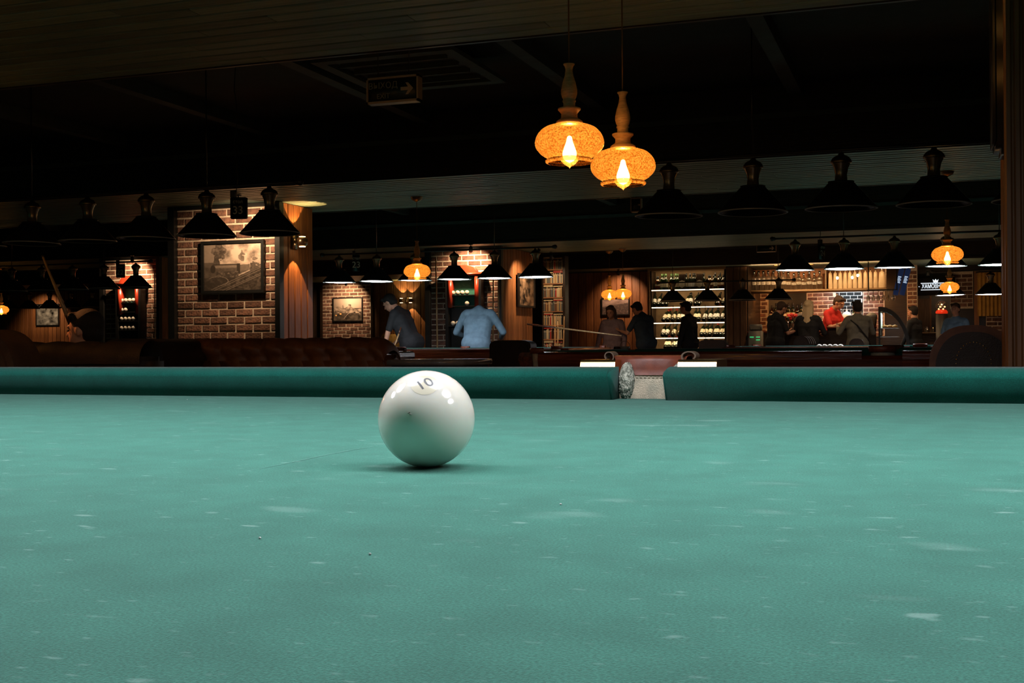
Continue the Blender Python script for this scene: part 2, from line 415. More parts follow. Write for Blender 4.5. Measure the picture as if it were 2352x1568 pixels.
# ================================================================= BILLIARD TABLES
HL, HW = 1.775, .90      # half playing length, half width
def cushion(a, b, ja, jb, name, parent, mt, rot, off):
    """cushion from local x=a to x=b; face looks toward -y; ja/jb jaw offset at the foot"""
    prof = [(.002, .0), (-.0172, .034), (-.0175, .0375), (-.0155, .0415), (-.0115, .0448), (-.006, .0472), (.001, .0484), (.045, .0500), (.048, .0), ]
    def pr(n=7): return prof
    vs = []; m = len(prof); xs = [a]+[a+(b-a)*k/8 for k in range(1, 8)]+[b]
    for i, x in enumerate(xs):
        for (y, z) in prof:
            xx = x
            if i == 0: xx = x-ja*(1-z/.05)+(.010 if y < -.013 else 0)*0
            if i == len(xs)-1: xx = x+jb*(1-z/.05)
            vs.append((xx, y, z))
    fs = []
    for i in range(len(xs)-1):
        for k in range(m): fs.append((i*m+k, i*m+(k+1) % m, (i+1)*m+(k+1) % m, (i+1)*m+k))
    fs.append(tuple(range(m))[::-1]); fs.append(tuple((len(xs)-1)*m+k for k in range(m)))
    bm = bmesh.new(); V = [bm.verts.new(v) for v in vs]
    for f in fs: bm.faces.new([V[i] for i in f])
    bm.normal_update()
    ends = [e for e in bm.edges if all(abs(v.co.x-a) < .02 for v in e.verts) or all(abs(v.co.x-b) < .02 for v in e.verts)]
    bmesh.ops.bevel(bm, geom=[e for e in ends if all(v.co.y < .04 for v in e.verts)], offset=.004, segments=3, affect='EDGES')
    bmesh.ops.recalc_face_normals(bm, faces=bm.faces[:])
    me = bpy.data.meshes.new(name); bm.to_mesh(me); bm.free(); me.materials.append(mt)
    for p in me.polygons: p.use_smooth = True
    o = link(name, me, parent, off, (0, 0, rot)); return o
LEGP = [(.0001, 0), (.05, 0), (.055, .03), (.04, .05), (.05, .08), (.075, .16), (.08, .24), (.06, .30), (.05, .33), (.07, .36), (.075, .42), (.075, .52), (.0001, .52)]
def table(loc, label, detail=False, hmid=.041, group='billiard tables'):
    t = empty('billiard_table', label, 'table', loc, 0, group)
    M().box(-HL-.05, HL+.05, -HW-.05, HW+.05, .72, .80).build('playing_bed', CL, t)
    for s in (1, -1):
        for (a, b) in ((-HL+.05, -hmid), (hmid, HL-.05)):
            ja, jb = (.008, .006)
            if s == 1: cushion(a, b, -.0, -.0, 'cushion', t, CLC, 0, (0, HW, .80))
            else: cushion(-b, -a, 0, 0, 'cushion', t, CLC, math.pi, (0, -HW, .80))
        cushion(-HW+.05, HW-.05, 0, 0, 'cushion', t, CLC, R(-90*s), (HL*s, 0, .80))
    # wooden rails
    def railp(a, b): return M().prism([(.046, -.08), (.046, .045), (.06, .0455), (.17, .040), (.185, .030), (.19, .0), (.17, -.06), (.15, -.09)], a, b, 'x', smooth=False)
    for s in (1, -1):
        for (a, b) in ((-HL-.02, -hmid-.055), (hmid+.055, HL+.02)):
            railp(a, b).build('rail', W_MAH, t, (0, HW*s, .80), (0, 0, 0 if s == 1 else math.pi))
        railp(-hmid-.055, hmid+.055).v
        M().prism([(.134, -.08), (.134, .02), (.17, .018), (.19, .0), (.17, -.06), (.15, -.09)], -hmid-.055, hmid+.055).build('rail_joint', W_MAH, t, (0, HW*s, .80), (0, 0, 0 if s == 1 else math.pi))
        railp(-HW-.02, HW+.02).build('rail', W_MAH, t, (HL*s, 0, .80), (0, 0, R(-90*s)))
    a = M().cbox(-HL-.15, HL+.15, -HW-.15, -HW-.09, .50, .71, .012).cbox(-HL-.15, HL+.15, HW+.09, HW+.15, .50, .71, .012).cbox(-HL-.15, -HL-.09, -HW-.1, HW+.1, .50, .71, .012).cbox(HL+.09, HL+.15, -HW-.1, HW+.1, .50, .71, .012)
    a.build('apron', W_MAH, t)
    lm = M().lathe(LEGP, 20).mesh('leg', W_MAH)
    for x in (-HL+.05, 0, HL-.05):
        for y in (-HW+.0, HW-.0): link('leg', lm, t, (x, y, 0))
    for s in (1, -1):
        for x in (-HL-.01, 0, HL+.01):
            d = 0 if x == 0 else (1 if x > 0 else -1)
            p = M()
            cy = HW*s+.075*s
            a0 = 0 if s > 0 else math.pi
            if x: a0 += (-R(45) if (d*s) > 0 else R(45)); cx, cyy = d*(HL+.035), s*(HW+.035)
            else: cx, cyy = 0, s*(HW+.058)
            # leather collar round the back of the pocket, suede bag below
            col = M()
            pr = [(.060, .035), (.063, .046), (.062, .058), (.066, .0655), (.072, .067), (.077, .058), (.074, .035), (.060, .035)]
            col.lathe([(r, z) for r, z in pr], 22, (0, 0, 0), a0=R(26), a1=R(154), sx=1.0)
            pk = col.build('pocket_collar', RED_L, t, (cx, cyy, .80), (0, 0, a0))
            if detail and x == 0 and s == 1:
                for (ex, sg) in ((-1, -1), (1, 1)):
                    cxx = -.069 if ex < 0 else .062; wr = 1.0 if ex < 0 else 1.5
                    inn = []; out_ = []
                    for k in range(16):
                        th = R(-60+k*19); r_ = .0098-.00022*k
                        out_.append((cxx+ex*(-r_)*math.cos(th)*wr, .0655+r_*math.sin(th))); inn.append((cxx+ex*(-(r_-.0018))*math.cos(th)*wr, .0655+(r_-.0018)*math.sin(th)))
                    M().prism(out_+inn[::-1], .030, .062, 'y', smooth=False).build('rolled_lip', LIPM, pk)
            bag = M().lathe([(.0635, .037), (.062, .0), (.058, -.06), (.045, -.11), (.0005, -.13)], 24, (0, 0, 0), a0=R(-14), a1=R(194), sx=.93)
            bg_ = bag.build('pocket_bag', SUEDE, pk)
            if detail and x == 0 and s == 1:
                st = M()
                for k in range(26):
                    th = R(10+k*6.4)
                    st.ball((.0615*.95*math.cos(th), .0615*math.sin(th), .0315), .0024, .0014, .0010, 6, 4)
                tag(st.build('stitching', SUEDE, pk), kind='stuff')
    return t
LIPM = mat('leather_edge', (.16, .10, .065), .5)
T0X, T0Y = -.414, 1.75-HW
t0 = table((T0X, T0Y, 0), 'green cloth billiard table filling the foreground with brass trimmed middle pocket', True)
# brass corner plates of the pocket of the near table's middle pocket and the worn fleece jaw linings
def brass_plate(x0, x1, flip):
    b = M()
    sg = -1 if flip else 1
    prof = [(0, .044), (.0065, .0595), (.010, .0605), (.10, .0605), (.106, .056), (.106, .044)]
    b.prism(prof, x0, x1, 'x')
    o = b.build('brass_plate', BRASS, t0, (0, HW+.052, .80))
    mod = o.modifiers.new('b', 'BEVEL'); mod.width = .003; mod.segments = 3
    return o
brass_plate(-.107, -.050, 0); brass_plate(.050, .110, 1)
FLC = mat('worn_fleece', (.62, .60, .50), .95, c2=(.16, .17, .13), nscale=160, detail=2, bump=.8)
def fleece(x, y, z, rx, ry, rz_):
    bm = bmesh.new(); bmesh.ops.create_icosphere(bm, subdivisions=6, radius=1)
    for v in bm.verts:
        n = v.co.normalized(); f = 1+.085*noise.noise(n*11)+.12*abs(noise.noise(n*23))
        tuft = .10*max(0, noise.noise(n*31+Vector((5, 5, 5))))
        v.co = Vector((n.x*rx, n.y*ry, n.z*rz_))*(f+tuft)
        v.co.x += .12*rx*(v.co.z/rz_)
    me = bpy.data.meshes.new('fleece'); bm.to_mesh(me); bm.free(); me.materials.append(FLC)
    for p in me.polygons: p.use_smooth = True
    return link('fleece_lining', me, t0, (x, y, z), label='tufted cream fleece lining on the pocket jaw')
fl1 = at(1439, 876, Y=1.80); fleece(fl1.x-T0X, fl1.y-T0Y, fl1.z, .0115, .016, .028)
fleece(.052, HW+.075, .846, .012, .012, .010)

# ball ---------------------------------------------------------------------
bc = at(979.5, 961.5, z=2705/ (222/ .068))
BALLP = Vector((bc.x, bc.y, .80+.034))
IVORY = mat('ivory_ball', (.77, .73, .65), .12, c2=(.75, .70, .61), nscale=30, spec=.6, coat=.3)
IVB = IVORY.node_tree.nodes['Principled BSDF']; IVB.inputs['Subsurface Weight'].default_value = .45; IVB.inputs['Subsurface Radius'].default_value = (1, .8, .6); IVB.inputs['Subsurface Scale'].default_value = .012
nb = IVORY.node_tree
def ball_mesh(seg=64):
    bm = bmesh.new(); bmesh.ops.create_uvsphere(bm, u_segments=seg, v_segments=seg//2, radius=.034)
    me = bpy.data.meshes.new('ball'); bm.to_mesh(me); bm.free(); me.materials.append(IVORY)
    for p in me.polygons: p.use_smooth = True
    return me
def text_mesh(txt, size=1, ext=0, font=None, res=6, off=0):
    cu = bpy.data.curves.new('t', 'FONT'); cu.offset = off; cu.body = txt; cu.size = size; cu.extrude = ext; cu.align_x = 'CENTER'; cu.align_y = 'CENTER'; cu.resolution_u = res
    o = bpy.data.objects.new('t', cu); COL.objects.link(o); dg = bpy.context.evaluated_depsgraph_get()
    me = bpy.data.meshes.new_from_object(o.evaluated_get(dg)); bpy.data.objects.remove(o); return me
bo = link('billiard_ball', ball_mesh(), None, BALLP, label='ivory white billiard ball with black number 10 on the near green cloth', cat='ball')
# frame on the ball where the number sits
tocam = (Vector((0, 0, CAMZ))-BALLP).normalized(); side = Vector((0, 0, 1)).cross(tocam).normalized(); upv = tocam.cross(side)
nn = (-.03*side+.705*upv+.71*tocam).normalized()
ux = (side-nn*side.dot(nn)).normalized(); uy = nn.cross(ux)
cth, sth = math.cos(R(27)), math.sin(R(27))
ax = ux*cth+uy*sth; ay = -ux*sth+uy*cth
def wrap(pts2, lift):
    out = []
    for (a, b) in pts2:
        p = nn*.034+ax*a+ay*b; out.append(tuple(p.normalized()*(.034+lift)))
    return out
DISC = mat('number_disc', (.74, .68, .53), .15, spec=.6, coat=.3)
INK = mat('number_ink', (.02, .025, .03), .4)
rings = [(0.00001, 0)]; vs2 = []; fs2 = []
for i in range(6):
    for k in range(36): a = k/36*2*math.pi; vs2.append((i/5*.0098*math.cos(a), i/5*.0098*math.sin(a)))
for i in range(5):
    for k in range(36): fs2.append((i*36+k, (i+1)*36+k, (i+1)*36+(k+1) % 36, i*36+(k+1) % 36))
M().add(wrap(vs2, .00004), fs2, 0, True).build('number_disc', DISC, bo)
tm = text_mesh('10', .0125, 0, res=12, off=.00012)
bmt = bmesh.new(); bmt.from_mesh(tm)
bmesh.ops.subdivide_edges(bmt, edges=bmt.edges[:], cuts=1)
# thicken the strokes a little by scaling, then lay the number on the sphere
for v, w3 in zip(bmt.verts, wrap([(v.co.x*1.02, v.co.y*1.0) for v in bmt.verts], .00011)): v.co = w3
me = bpy.data.meshes.new('number'); bmt.to_mesh(me); bmt.free(); me.materials.append(INK)
link('number', me, bo)
for (a, b, r_) in ((-.012, .004, .0007), (-.0105, .003, .0009), (-.0113, .0045, .0006)):
    d_ = (side*a+upv*b+tocam*.0315).normalized()*.0341
    M().ball(tuple(d_), r_, r_, r_*.5, 8, 6).build('dark_speck', mat('dark_speck', (.1, .1, .08), .7), bo)  # small dark specks on the left front of the ball
# chalk scratch drawn on the cloth
pts = [at(x, y, z=None, Y=None) if False else None for x, y in ()]
def on_cloth(px, py):
    d = ray(px, py); k = (.80-CAMZ)/d.z; p = Vector((0, 0, CAMZ))+d*k; return (p.x, p.y, .8003)
sc_pts = [on_cloth(x, y) for x, y in ((868, 1024), (800, 1035), (740, 1047), (680, 1060), (620, 1072), (560, 1083), (480, 1090), (400, 1098))]
vs = []; fs = []
for i, p in enumerate(sc_pts):
    wv = .0016*(1-.08*i); d = Vector((.4, 1, 0)).normalized()*wv
    vs += [tuple(Vector(p)-d), tuple(Vector(p)+d)]
for i in range(len(sc_pts)-1): fs.append((2*i, 2*i+1, 2*i+3, 2*i+2))
CHALK = mat('chalk_mark', (.13, .30, .25), .95, c2=(.06, .21, .165), nscale=120)
o = M().add(vs, fs).build('chalk_scratch', CHALK, t0, (-T0X, -T0Y, 0))
cr_ = random.Random(3)
lint = M()
for (px, py) in ((597, 1238), (1288, 1160), (430, 918), (660, 908), (2200, 922), (850, 1275)):
    p = on_cloth(px, py); lint.ball((p[0], p[1], .8006), .0007, .0007, .0005, 6, 4)
tag(lint.build('lint', mat('lint', (.8, .8, .78), .9), t0, (-T0X, -T0Y, 0)), kind='stuff')

# the other tables
TA = copy_tree(t0, (0, 0, 0)) if False else None
t1 = table((-.21, 7.2, 0), 'mahogany billiard table just behind the near table, under the unlit lamps')
t2 = copy_tree(t1, (-5.6, 7.2, 0), label='mahogany billiard table hidden behind the tufted brown sofa')
t3 = copy_tree(t1, (-5.6, 13.1, 0), label='billiard table under lit white lamps beside the man in a dark tee')
t4 = copy_tree(t1, (-.06, 13.1, 0), label='billiard table with a row of white balls, in front of the bar guests')
t5 = copy_tree(t1, (-11.2, 13.1, 0), label='billiard table in the dark at the far left, before the brick column with ball rack')
bm_far = ball_mesh(20)
for k in range(5):
    p = at(1882+12.2*k, 788, Y=12.55)
    link('billiard_ball', bm_far, None, (p.x, 12.55, .834), label='%s white billiard ball from the left in the row on the table before the bar' % ORD[k], cat='ball', group='balls on the table before the bar')
p = at(2098, 784, Y=13)
# ================================================================= TABLE LAMPS
AGLASS = mat('smoky_neck', (.30, .24, .15), .25, .6)
def lamp_meshes():
    cone = M().lathe([(.070, .150), (.078, .146), (.205, .004), (.207, -.002), (.203, -.002), (.199, .004), (.072, .140), (.0, .142)], 40)
    rim = M().lathe([(.2005, .001), (.2085, .001), (.2095, -.004), (.204, -.006), (.2005, -.003)], 40)
    neck = M().lathe([(.050, .148), (.042, .155), (.036, .165), (.034, .20), (.040, .235), (.052, .262), (.054, .270), (.0, .272)], 20)
    collar = M().lathe([(.074, .146), (.076, .158), (.050, .162), (.0, .163)], 24)
    cap = M().lathe([(.0, .262), (.058, .264), (.062, .272), (.054, .290), (.040, .304), (.020, .312), (.012, .330), (.0, .334)], 20)
    return cone.mesh('lamp_shade', BLK_SH), rim.mesh('rim', WHITE_IN), neck.mesh('neck', AGLASS), collar.mesh('collar', BLK_SH), cap.mesh('cap', BRASS_D)
LM = lamp_meshes()
DM = M().lathe([(.0001, -.024), (.06, -.0225), (.11, -.0175), (.155, -.0095), (.19, .0), (.19, .004), (.0001, .004)], 36)
DM_ON = DM.mesh('diffuser', DIFF); DM_FAR = M().lathe([(.0001, -.011), (.09, -.0095), (.15, -.005), (.19, .0), (.19, .004), (.0001, .004)], 36).mesh('diffuser', DIFF_F)
INR = M().lathe([(.198, .006), (.075, .138), (.0, .14)], 36).mesh('reflector', WHITE_IN)
BULB_OFF = M().ball((0, 0, .07), .035, .035, .045).mesh('bulb', DIFF_OFF)
def fixture(cx, cy, zr, n, lit, label, sp=.515, onset=None, span=None, sway=True, barz=.345):
    """bar with n shades; lamp k at local x=(k-(n-1)/2)*sp; zr = height of the shade rims"""
    t = empty('billiard_lamp', label, 'lamp', (cx, cy, zr), 0, 'lamp bars over the billiard tables')
    L = (n-1)*sp/2+.22
    b = M().tube([(-L, 0, barz), (L, 0, barz)], .011, 10)
    for s in (-1, 1): b.ball((s*(L+.02), 0, barz), .026); b.lathe([(.018, -.012), (.022, 0), (.018, .012)], 12, (s*L, 0, barz), axis='x')
    b.build('bar', BLK_SH, t)
    rods = M()
    for s in (-1, 1): M().tube([(s*sp*1.5, 0, barz), (s*sp*1.5, 0, ZC-zr)], .005, 6).build('hanging_rod', BLK_SH, t)
    for k in range(n):
        x = (k-(n-1)/2)*sp; r = random.Random(k*7+n)
        tl = (R(r.uniform(-1.3, 1.3)), R(r.uniform(-1.6, 1.6)), 0) if sway else (0, 0, 0)
        s = link('lamp_shade', LM[0], t, (x, 0, 0), tl)
        link('rim', LM[1], s); link('neck', LM[2], s); link('collar', LM[3], s); link('cap', LM[4], s)
        on = lit if not isinstance(lit, (list, tuple)) else lit[k]
        if on: link('diffuser', DM_ON if cy < 5 else DM_FAR, s, (0, 0, .0015))
        else:
            link('reflector', INR, s); link('bulb', BULB_OFF, s)
    return t
zr = CAMZ+.795
fixture(T0X, .90, .80+.86, 6, True, 'lit lamp bar above the near table, above the picture', sway=False)
fixture(-5.61, 7.2, CAMZ+.79, 6, False, 'unlit black lamp bar before the brick column with the train picture')
fixture(-.214, 7.2, CAMZ+.79, 6, False, 'unlit dark lamp bar across the teal ceiling strip on the right')
fixture(-11.19, 13.1, CAMZ+.79, 6, False, 'unlit lamp bar at far left before the brick column with ball rack')
fixture(-5.60, 13.1, CAMZ+.79, 6, True, 'lit lamp bar with six white shades in the middle of the hall')
fixture(-.06, 13.1, CAMZ+.79, 6, True, 'lit lamp bar with white shades in front of the bar bottles')
fixture(-16.8, 19.15, CAMZ+.79, 6, False, 'small distant unlit lamp bar before the picture on wood boards at far left')
fixture(-.1609*18.2, 18.2, CAMZ+.66, 4, False, 'black unlit lamp bar silhouetted against the wine cabinet', sp=.54, barz=.29)
fixture((.018*18.2)+.81, 18.2, CAMZ+.675, 4, True, 'small lit lamp bar right of the lettered lit sign', sp=.54)

# number signs hanging on the bars
def number_sign(px, py, Y, txt, w_, h_, rz, label, small='стол'):
    p = at(px, py, Y=Y)
    t = empty('number_sign', label, 'sign', (p.x, p.y+.0, p.z), rz, 'table number signs')
    M().cbox(-w_/2, w_/2, -.022, .022, -h_/2, h_/2, .004).build('sign_box', BLACK, t)
    M().box(-w_/2-.0, -w_/2+.035, -.018, .018, h_/2, h_/2+.05).build('hook', BLACK, t)
    DIG = mat('sign_digits', (.75, .72, .62), .6)
    for (s, sz, dz) in ((txt, .085*h_/.16, -.02), (small, .035*h_/.16, .045)):
        me = text_mesh(s, sz, .0006); me.materials.append(DIG)
        link('lettering', me, t, (0, -.0235, dz*h_/.16), (R(90), 0, 0))
    cd = [(-.02+.012*math.sin(k*1.3), 0, h_/2+.04+k*.09) for k in range(9)]
    M().tube(cd+[(-.02, 0, ZC-p.z)], .003, 6).build('cord', BLACK, t)
    return t
number_sign(549, 478, 7.17, '33', .115, .150, R(12), 'small black table number sign reading 33 above the train picture')
number_sign(818, 604, 13.05, '23', .09, .20, R(30), 'narrow black table number sign reading 23 above the castle picture')
number_sign(277, 622, 13.05, '22', .11, .18, R(20), 'black table number sign hanging beside the far left ball rack')
number_sign(1886, 578, 13.05, '24', .07, .16, R(60), 'thin table number sign among lit lamps before the bar')

# ================================================================= AMBER PENDANTS
def amber_mat():
    m = bpy.data.materials.new('amber_crackle_glass'); m.use_nodes = True; nt = m.node_tree; nt.nodes.clear(); N = nt.nodes; L = nt.links
    tc = N.new('ShaderNodeTexCoord'); n = N.new('ShaderNodeTexNoise'); n.inputs['Scale'].default_value = 150; n.inputs['Detail'].default_value = 2
    L.new(tc.outputs['Object'], n.inputs['Vector'])
    cr = N.new('ShaderNodeValToRGB'); cr.color_ramp.elements[0].position = .36; cr.color_ramp.elements[0].color = (.34, .105, .010, 1)
    cr.color_ramp.elements[1].position = .66; cr.color_ramp.elements[1].color = (.58, .27, .055, 1); L.new(n.outputs[0], cr.inputs[0])
    tr = N.new('ShaderNodeBsdfTranslucent'); L.new(cr.outputs[0], tr.inputs[0])
    tp = N.new('ShaderNodeBsdfTransparent'); tp.inputs[0].default_value = (1, .72, .34, 1)
    gl = N.new('ShaderNodeBsdfGlossy'); gl.inputs['Roughness'].default_value = .12; gl.inputs[0].default_value = (1, .8, .5, 1)
    m1 = N.new('ShaderNodeMixShader'); m1.inputs[0].default_value = .42; L.new(tr.outputs[0], m1.inputs[1]); L.new(tp.outputs[0], m1.inputs[2])
    lw = N.new('ShaderNodeLayerWeight'); lw.inputs[0].default_value = .25; m2 = N.new('ShaderNodeMixShader')
    mr = N.new('ShaderNodeMapRange'); mr.inputs[4].default_value = .35; L.new(lw.outputs['Facing'], mr.inputs[0])
    L.new(mr.outputs[0], m2.inputs[0]); L.new(m1.outputs[0], m2.inputs[1]); L.new(gl.outputs[0], m2.inputs[2])
    o = N.new('ShaderNodeOutputMaterial'); L.new(m2.outputs[0], o.inputs[0]); return m
AMB = amber_mat()
NECKM = mat('turned_oak', (.80, .48, .20), .5, c2=(.6, .34, .13), nscale=12, stretch=(3, 3, 14))
CORDM = mat('brown_cord', (.16, .08, .03), .7)
shp = [(.046, .062), (.060, .058), (.095, .045), (.118, .022), (.1285, -.006), (.124, -.030), (.105, -.052), (.086, -.064), (.082, -.070), (.090, -.075), (.088, -.083), (.080, -.086)]
def smooth_prof(P, n=4):
    out = []
    for i in range(len(P)-1):
        p0 = P[max(i-1, 0)]; p1 = P[i]; p2 = P[i+1]; p3 = P[min(i+2, len(P)-1)]
        for k in range(n):
            t_ = k/n
            out.append(tuple(.5*((2*p1[j])+(-p0[j]+p2[j])*t_+(2*p0[j]-5*p1[j]+4*p2[j]-p3[j])*t_**2+(-p0[j]+3*p1[j]-3*p2[j]+p3[j])*t_**3) for j in (0, 1)))
    return out+[P[-1]]
PEND_G = M().lathe(smooth_prof(shp), 56).mesh('glass_shade', AMB)
PEND_N = M().lathe([(.0, .060), (.048, .060), (.050, .068), (.040, .076), (.034, .078), (.030, .086), (.030, .098), (.036, .106), (.042, .112), (.042, .118), (.030, .121), (.022, .124), (.022, .140), (.025, .142), (.025, .147), (.022, .150), (.026, .158), (.030, .172), (.030, .186), (.024, .215), (.016, .240), (.013, .262), (.016, .274), (.021, .280), (.021, .283), (.0, .284)], 24).mesh('turned_neck', NECKM)
PEND_B = M().lathe(smooth_prof([(.0, .045), (.008, .040), (.013, .02), (.022, -.005), (.026, -.024), (.020, -.044), (.0, -.056)]), 24).mesh('bulb', BULB)
PEND_F = M().lathe([(.0, -.105), (.006, -.098), (.022, -.088), (.033, -.074), (.034, -.062), (.03, -.060)], 24).mesh('glass_drop', AMB)
CAN = M().lathe([(.058, 0), (.058, -.004), (.050, -.022), (.034, -.038), (.016, -.046), (.006, -.052), (.0, -.052)], 24).mesh('ceiling_rose', BRASS_D)
def pendant(px, py, zd, label, power=None, ztop=ZS, drop=None):
    p = at(px, py, z=zd)
    return pendant_at(p, label, power, ztop)
def pendant_at(p, label, power=None, ztop=ZS):
    t = empty('pendant_lamp', label, 'lamp', p, 0, 'amber glass pendant lamps')
    g_ = link('glass_shade', PEND_G, t); link('glass_drop', PEND_F, g_)
    link('turned_neck', PEND_N, t); link('bulb', PEND_B, t, (0, 0, -.028))
    M().tube([(0, 0, .283), (0, 0, ztop-p.z-.03)], .0028, 6).build('cord', CORDM, t)
    link('ceiling_rose', CAN, t, (0, 0, ztop-p.z))
    light('POINT', 'pendant_light', (0, 0, .042), power or P_PEND, (1, .60, .26), t, shadow_soft_size=.008)
    return t
pendant(1308, 322, 4.37, 'larger nearer amber glass pendant lamp of the hanging pair at top centre')
pendant(1431, 376, 4.66, 'slightly lower amber glass pendant lamp right of the large one at top centre')
pendant(958, 621, 11.3, 'amber pendant lamp hanging over the man leaning on the far table')
pendant(2176, 582, 9.85, 'amber glass pendant lamp just above a lit white shade at right')
pendant(2181, 658, 16.2, 'small amber pendant lamp covering the end of the lit lettered sign')
pendant(1400, 675, 18.0, 'left amber pendant lamp of the pair beside the wine cabinet', 3)
pendant(1431, 673, 17.6, 'right amber pendant lamp of the pair beside the wine cabinet', 3)
pendant(3, 710, 20.8, 'amber pendant lamp glowing at the left edge of the picture', 3)
pendant(-140, 470, 4.3, 'amber pendant lamp outside the left edge of the picture, nearer one', 6)
pendant(-330, 480, 6.0, 'added amber pendant lamp outside the left edge of the picture, farther one', 5)  # unseen second pendant, added to throw light on the seated face
pendant(1962, -75, 4.2, 'amber pendant lamp just above the top edge of the picture at right', 6)

# ================================================================= SCONCES
SCB = mat('sconce_bronze', (.45, .3, .18), .3, .9)
def sconce(loc, rz, label, twin=False, power=None, parent_wall=None):
    t = empty('wall_sconce', label, 'lamp', loc, rz, 'up and down wall sconces')
    M().cbox(-.05, .05, -.012, .0, -.07, .07, .004).build('wall_plate', SCB, t)
    for dx in ((-.11, .11) if twin else (0,)):
        s = M().lathe([(.0, .048), (.03, .048), (.052, .03), (.058, 0), (.052, -.03), (.03, -.048), (.0, -.048)], 24, (dx, -.085, 0)).build('lamp_body', SCB, t)
        M().tube([(dx*.5, -.006, 0), (dx, -.04, 0)], .012, 8).build('arm', SCB, s)
        for sg in (1, -1):
            M().lathe([(.0, .052*sg), (.032, .052*sg), (.032, .05*sg)], 16, (dx, -.085, 0)).build('lens', emat('sconce_lens', (1, .72, .35), 14), s)
            l = light('SPOT', 'sconce_beam', (dx, -.085, .054*sg), power or P_SCONCE, (1, .50, .17), t, shadow_soft_size=.008, spot_size=R(74), spot_blend=.04)
            l.rotation_euler = (R(180) if sg > 0 else 0, 0, 0)
    return t
sy = 10.42
sconce((-5.972, sy, at(690, 555, Y=sy).z), R(90), 'round wall sconce shining up and down on the wood side of the brick column')
pz = at(935, 690, Y=Y1-.05)
sconce((pz.x, Y1-.025, pz.z), 0, 'twin wall sconce on the dark boards behind the man in a dark tee', True)
p = at(384, 640, Y=16.2); 
sconce((xb1-.005, 16.4, CAMZ+1.0), R(90), 'sconce on the wooden side of the far left brick column', power=20)
# ceiling spots washing brick and pictures
def ceiling_spot(loc, target, power, label, size=70, col=(1, .66, .38), blend=.7):
    t = empty('ceiling_spotlight', label, 'lamp', loc, 0, 'small ceiling spotlights')
    d = (Vector(target)-Vector(loc)).normalized(); q_ = d.to_track_quat('Z', 'Y').to_matrix().to_4x4()
    h = M().lathe([(.0, -.05), (.024, -.05), (.028, .04), (.022, .04), (.0, .03)], 16).xf(q_).build('lamp_head', BLACK, t)
    M().lathe([(.0, .034), (.021, .036)], 12).xf(q_).build('lens', emat('spot_lens', (1, .8, .55), 12), h)
    M().tube([(0, 0, 0), (0, 0, .07)], .006, 6).lathe([(.03, .07), (.03, .062), (0, .062)], 12).build('bracket', BLACK, t)
    l = light('SPOT', 'spot_beam', tuple(d*.045), power, col, t, shadow_soft_size=.02, spot_size=R(size), spot_blend=blend); aim(l, d)
    return t
ceiling_spot((XP(556, 9.6), 9.55, ZS-.075), (XP(556, 10.15), 10.2, 1.80), P_PICT, 'ceiling spot lighting the train picture column', 100)
zz = ZS-.075
ceiling_spot((-5.5, 4.95, zz), (-3.90, 4.72, 1.10), 130, 'added orange spot outside the left edge lighting the seated face', 13, (1, .34, .10))  # added out of view so the seated face turns orange
ceiling_spot((XP(798, 23), 22.95, zz), (bx(798), Y1, 1.70), 60, 'ceiling spot above the castle picture', 100)
ceiling_spot((XP(1078, 15.4), 15.48, zz), (XP(1080, 15.9), 15.95, 1.9), 75, 'ceiling spot over the red domed ball rack', 100)
ceiling_spot((XP(305, 15.2), 15.2-.0, zz), (XP(302, 15.6), 15.65, 1.85), 60, 'ceiling spot over the far left ball rack', 100)
ceiling_spot((xc1+.42, 16.35, zz), (xc1, 16.7, 1.55), 50, 'ceiling spot lighting the jazz picture', 95)
ceiling_spot((XP(1272, 17.4), 17.3, zz), (XP(1272, 17.9), 17.95, 1.35), 24, 'ceiling spot lighting the tall bookcase', 95)
ceiling_spot((bx(108)+.2, 22.8, zz), (bx(110), Y1, 1.5), 30, 'ceiling spot above the picture at far left', 90)
ceiling_spot((px_(1440), 21.75, zz), (px_(1430), YP, 1.7), 30, 'ceiling spot above the large picture by the wine cabinet', 90, (1, .6, .35))

# ================================================================= PICTURES
def paint(name, w_, h_, nx, ny, fn, parent, y=-.001):
    me = bpy.data.meshes.new(name)
    vs = [(-w_/2+w_*i/nx, y, -h_/2+h_*j/ny) for j in range(ny+1) for i in range(nx+1)]
    fs = [(j*(nx+1)+i, j*(nx+1)+i+1, (j+1)*(nx+1)+i+1, (j+1)*(nx+1)+i) for j in range(ny) for i in range(nx)]
    me.from_pydata(vs, [], fs)
    a = me.color_attributes.new('print', 'FLOAT_COLOR', 'POINT')
    buf = []
    for j in range(ny+1):
        for i in range(nx+1): buf += list(fn(i/nx, j/ny))+[1]
    a.data.foreach_set('color', buf)
    m = bpy.data.materials.get('printed_photo')
    if not m:
        m = bpy.data.materials.new('printed_photo'); m.use_nodes = True; N = m.node_tree.nodes
        at_ = N.new('ShaderNodeAttribute'); at_.attribute_name = 'print'; m.node_tree.links.new(at_.outputs[0], N['Principled BSDF'].inputs['Base Color'])
        N['Principled BSDF'].inputs['Roughness'].default_value = .35
    me.materials.append(m); return link('print', me, parent)
def fb(x, y, o=4):
    v = 0; a = 1
    for k in range(o): v += a*noise.noise(Vector((x*2**k, y*2**k, 3.1))); a *= .5
    return v
def sepia(v): v = max(0, min(1, v)); return (v*.78, v*.60, v*.47)
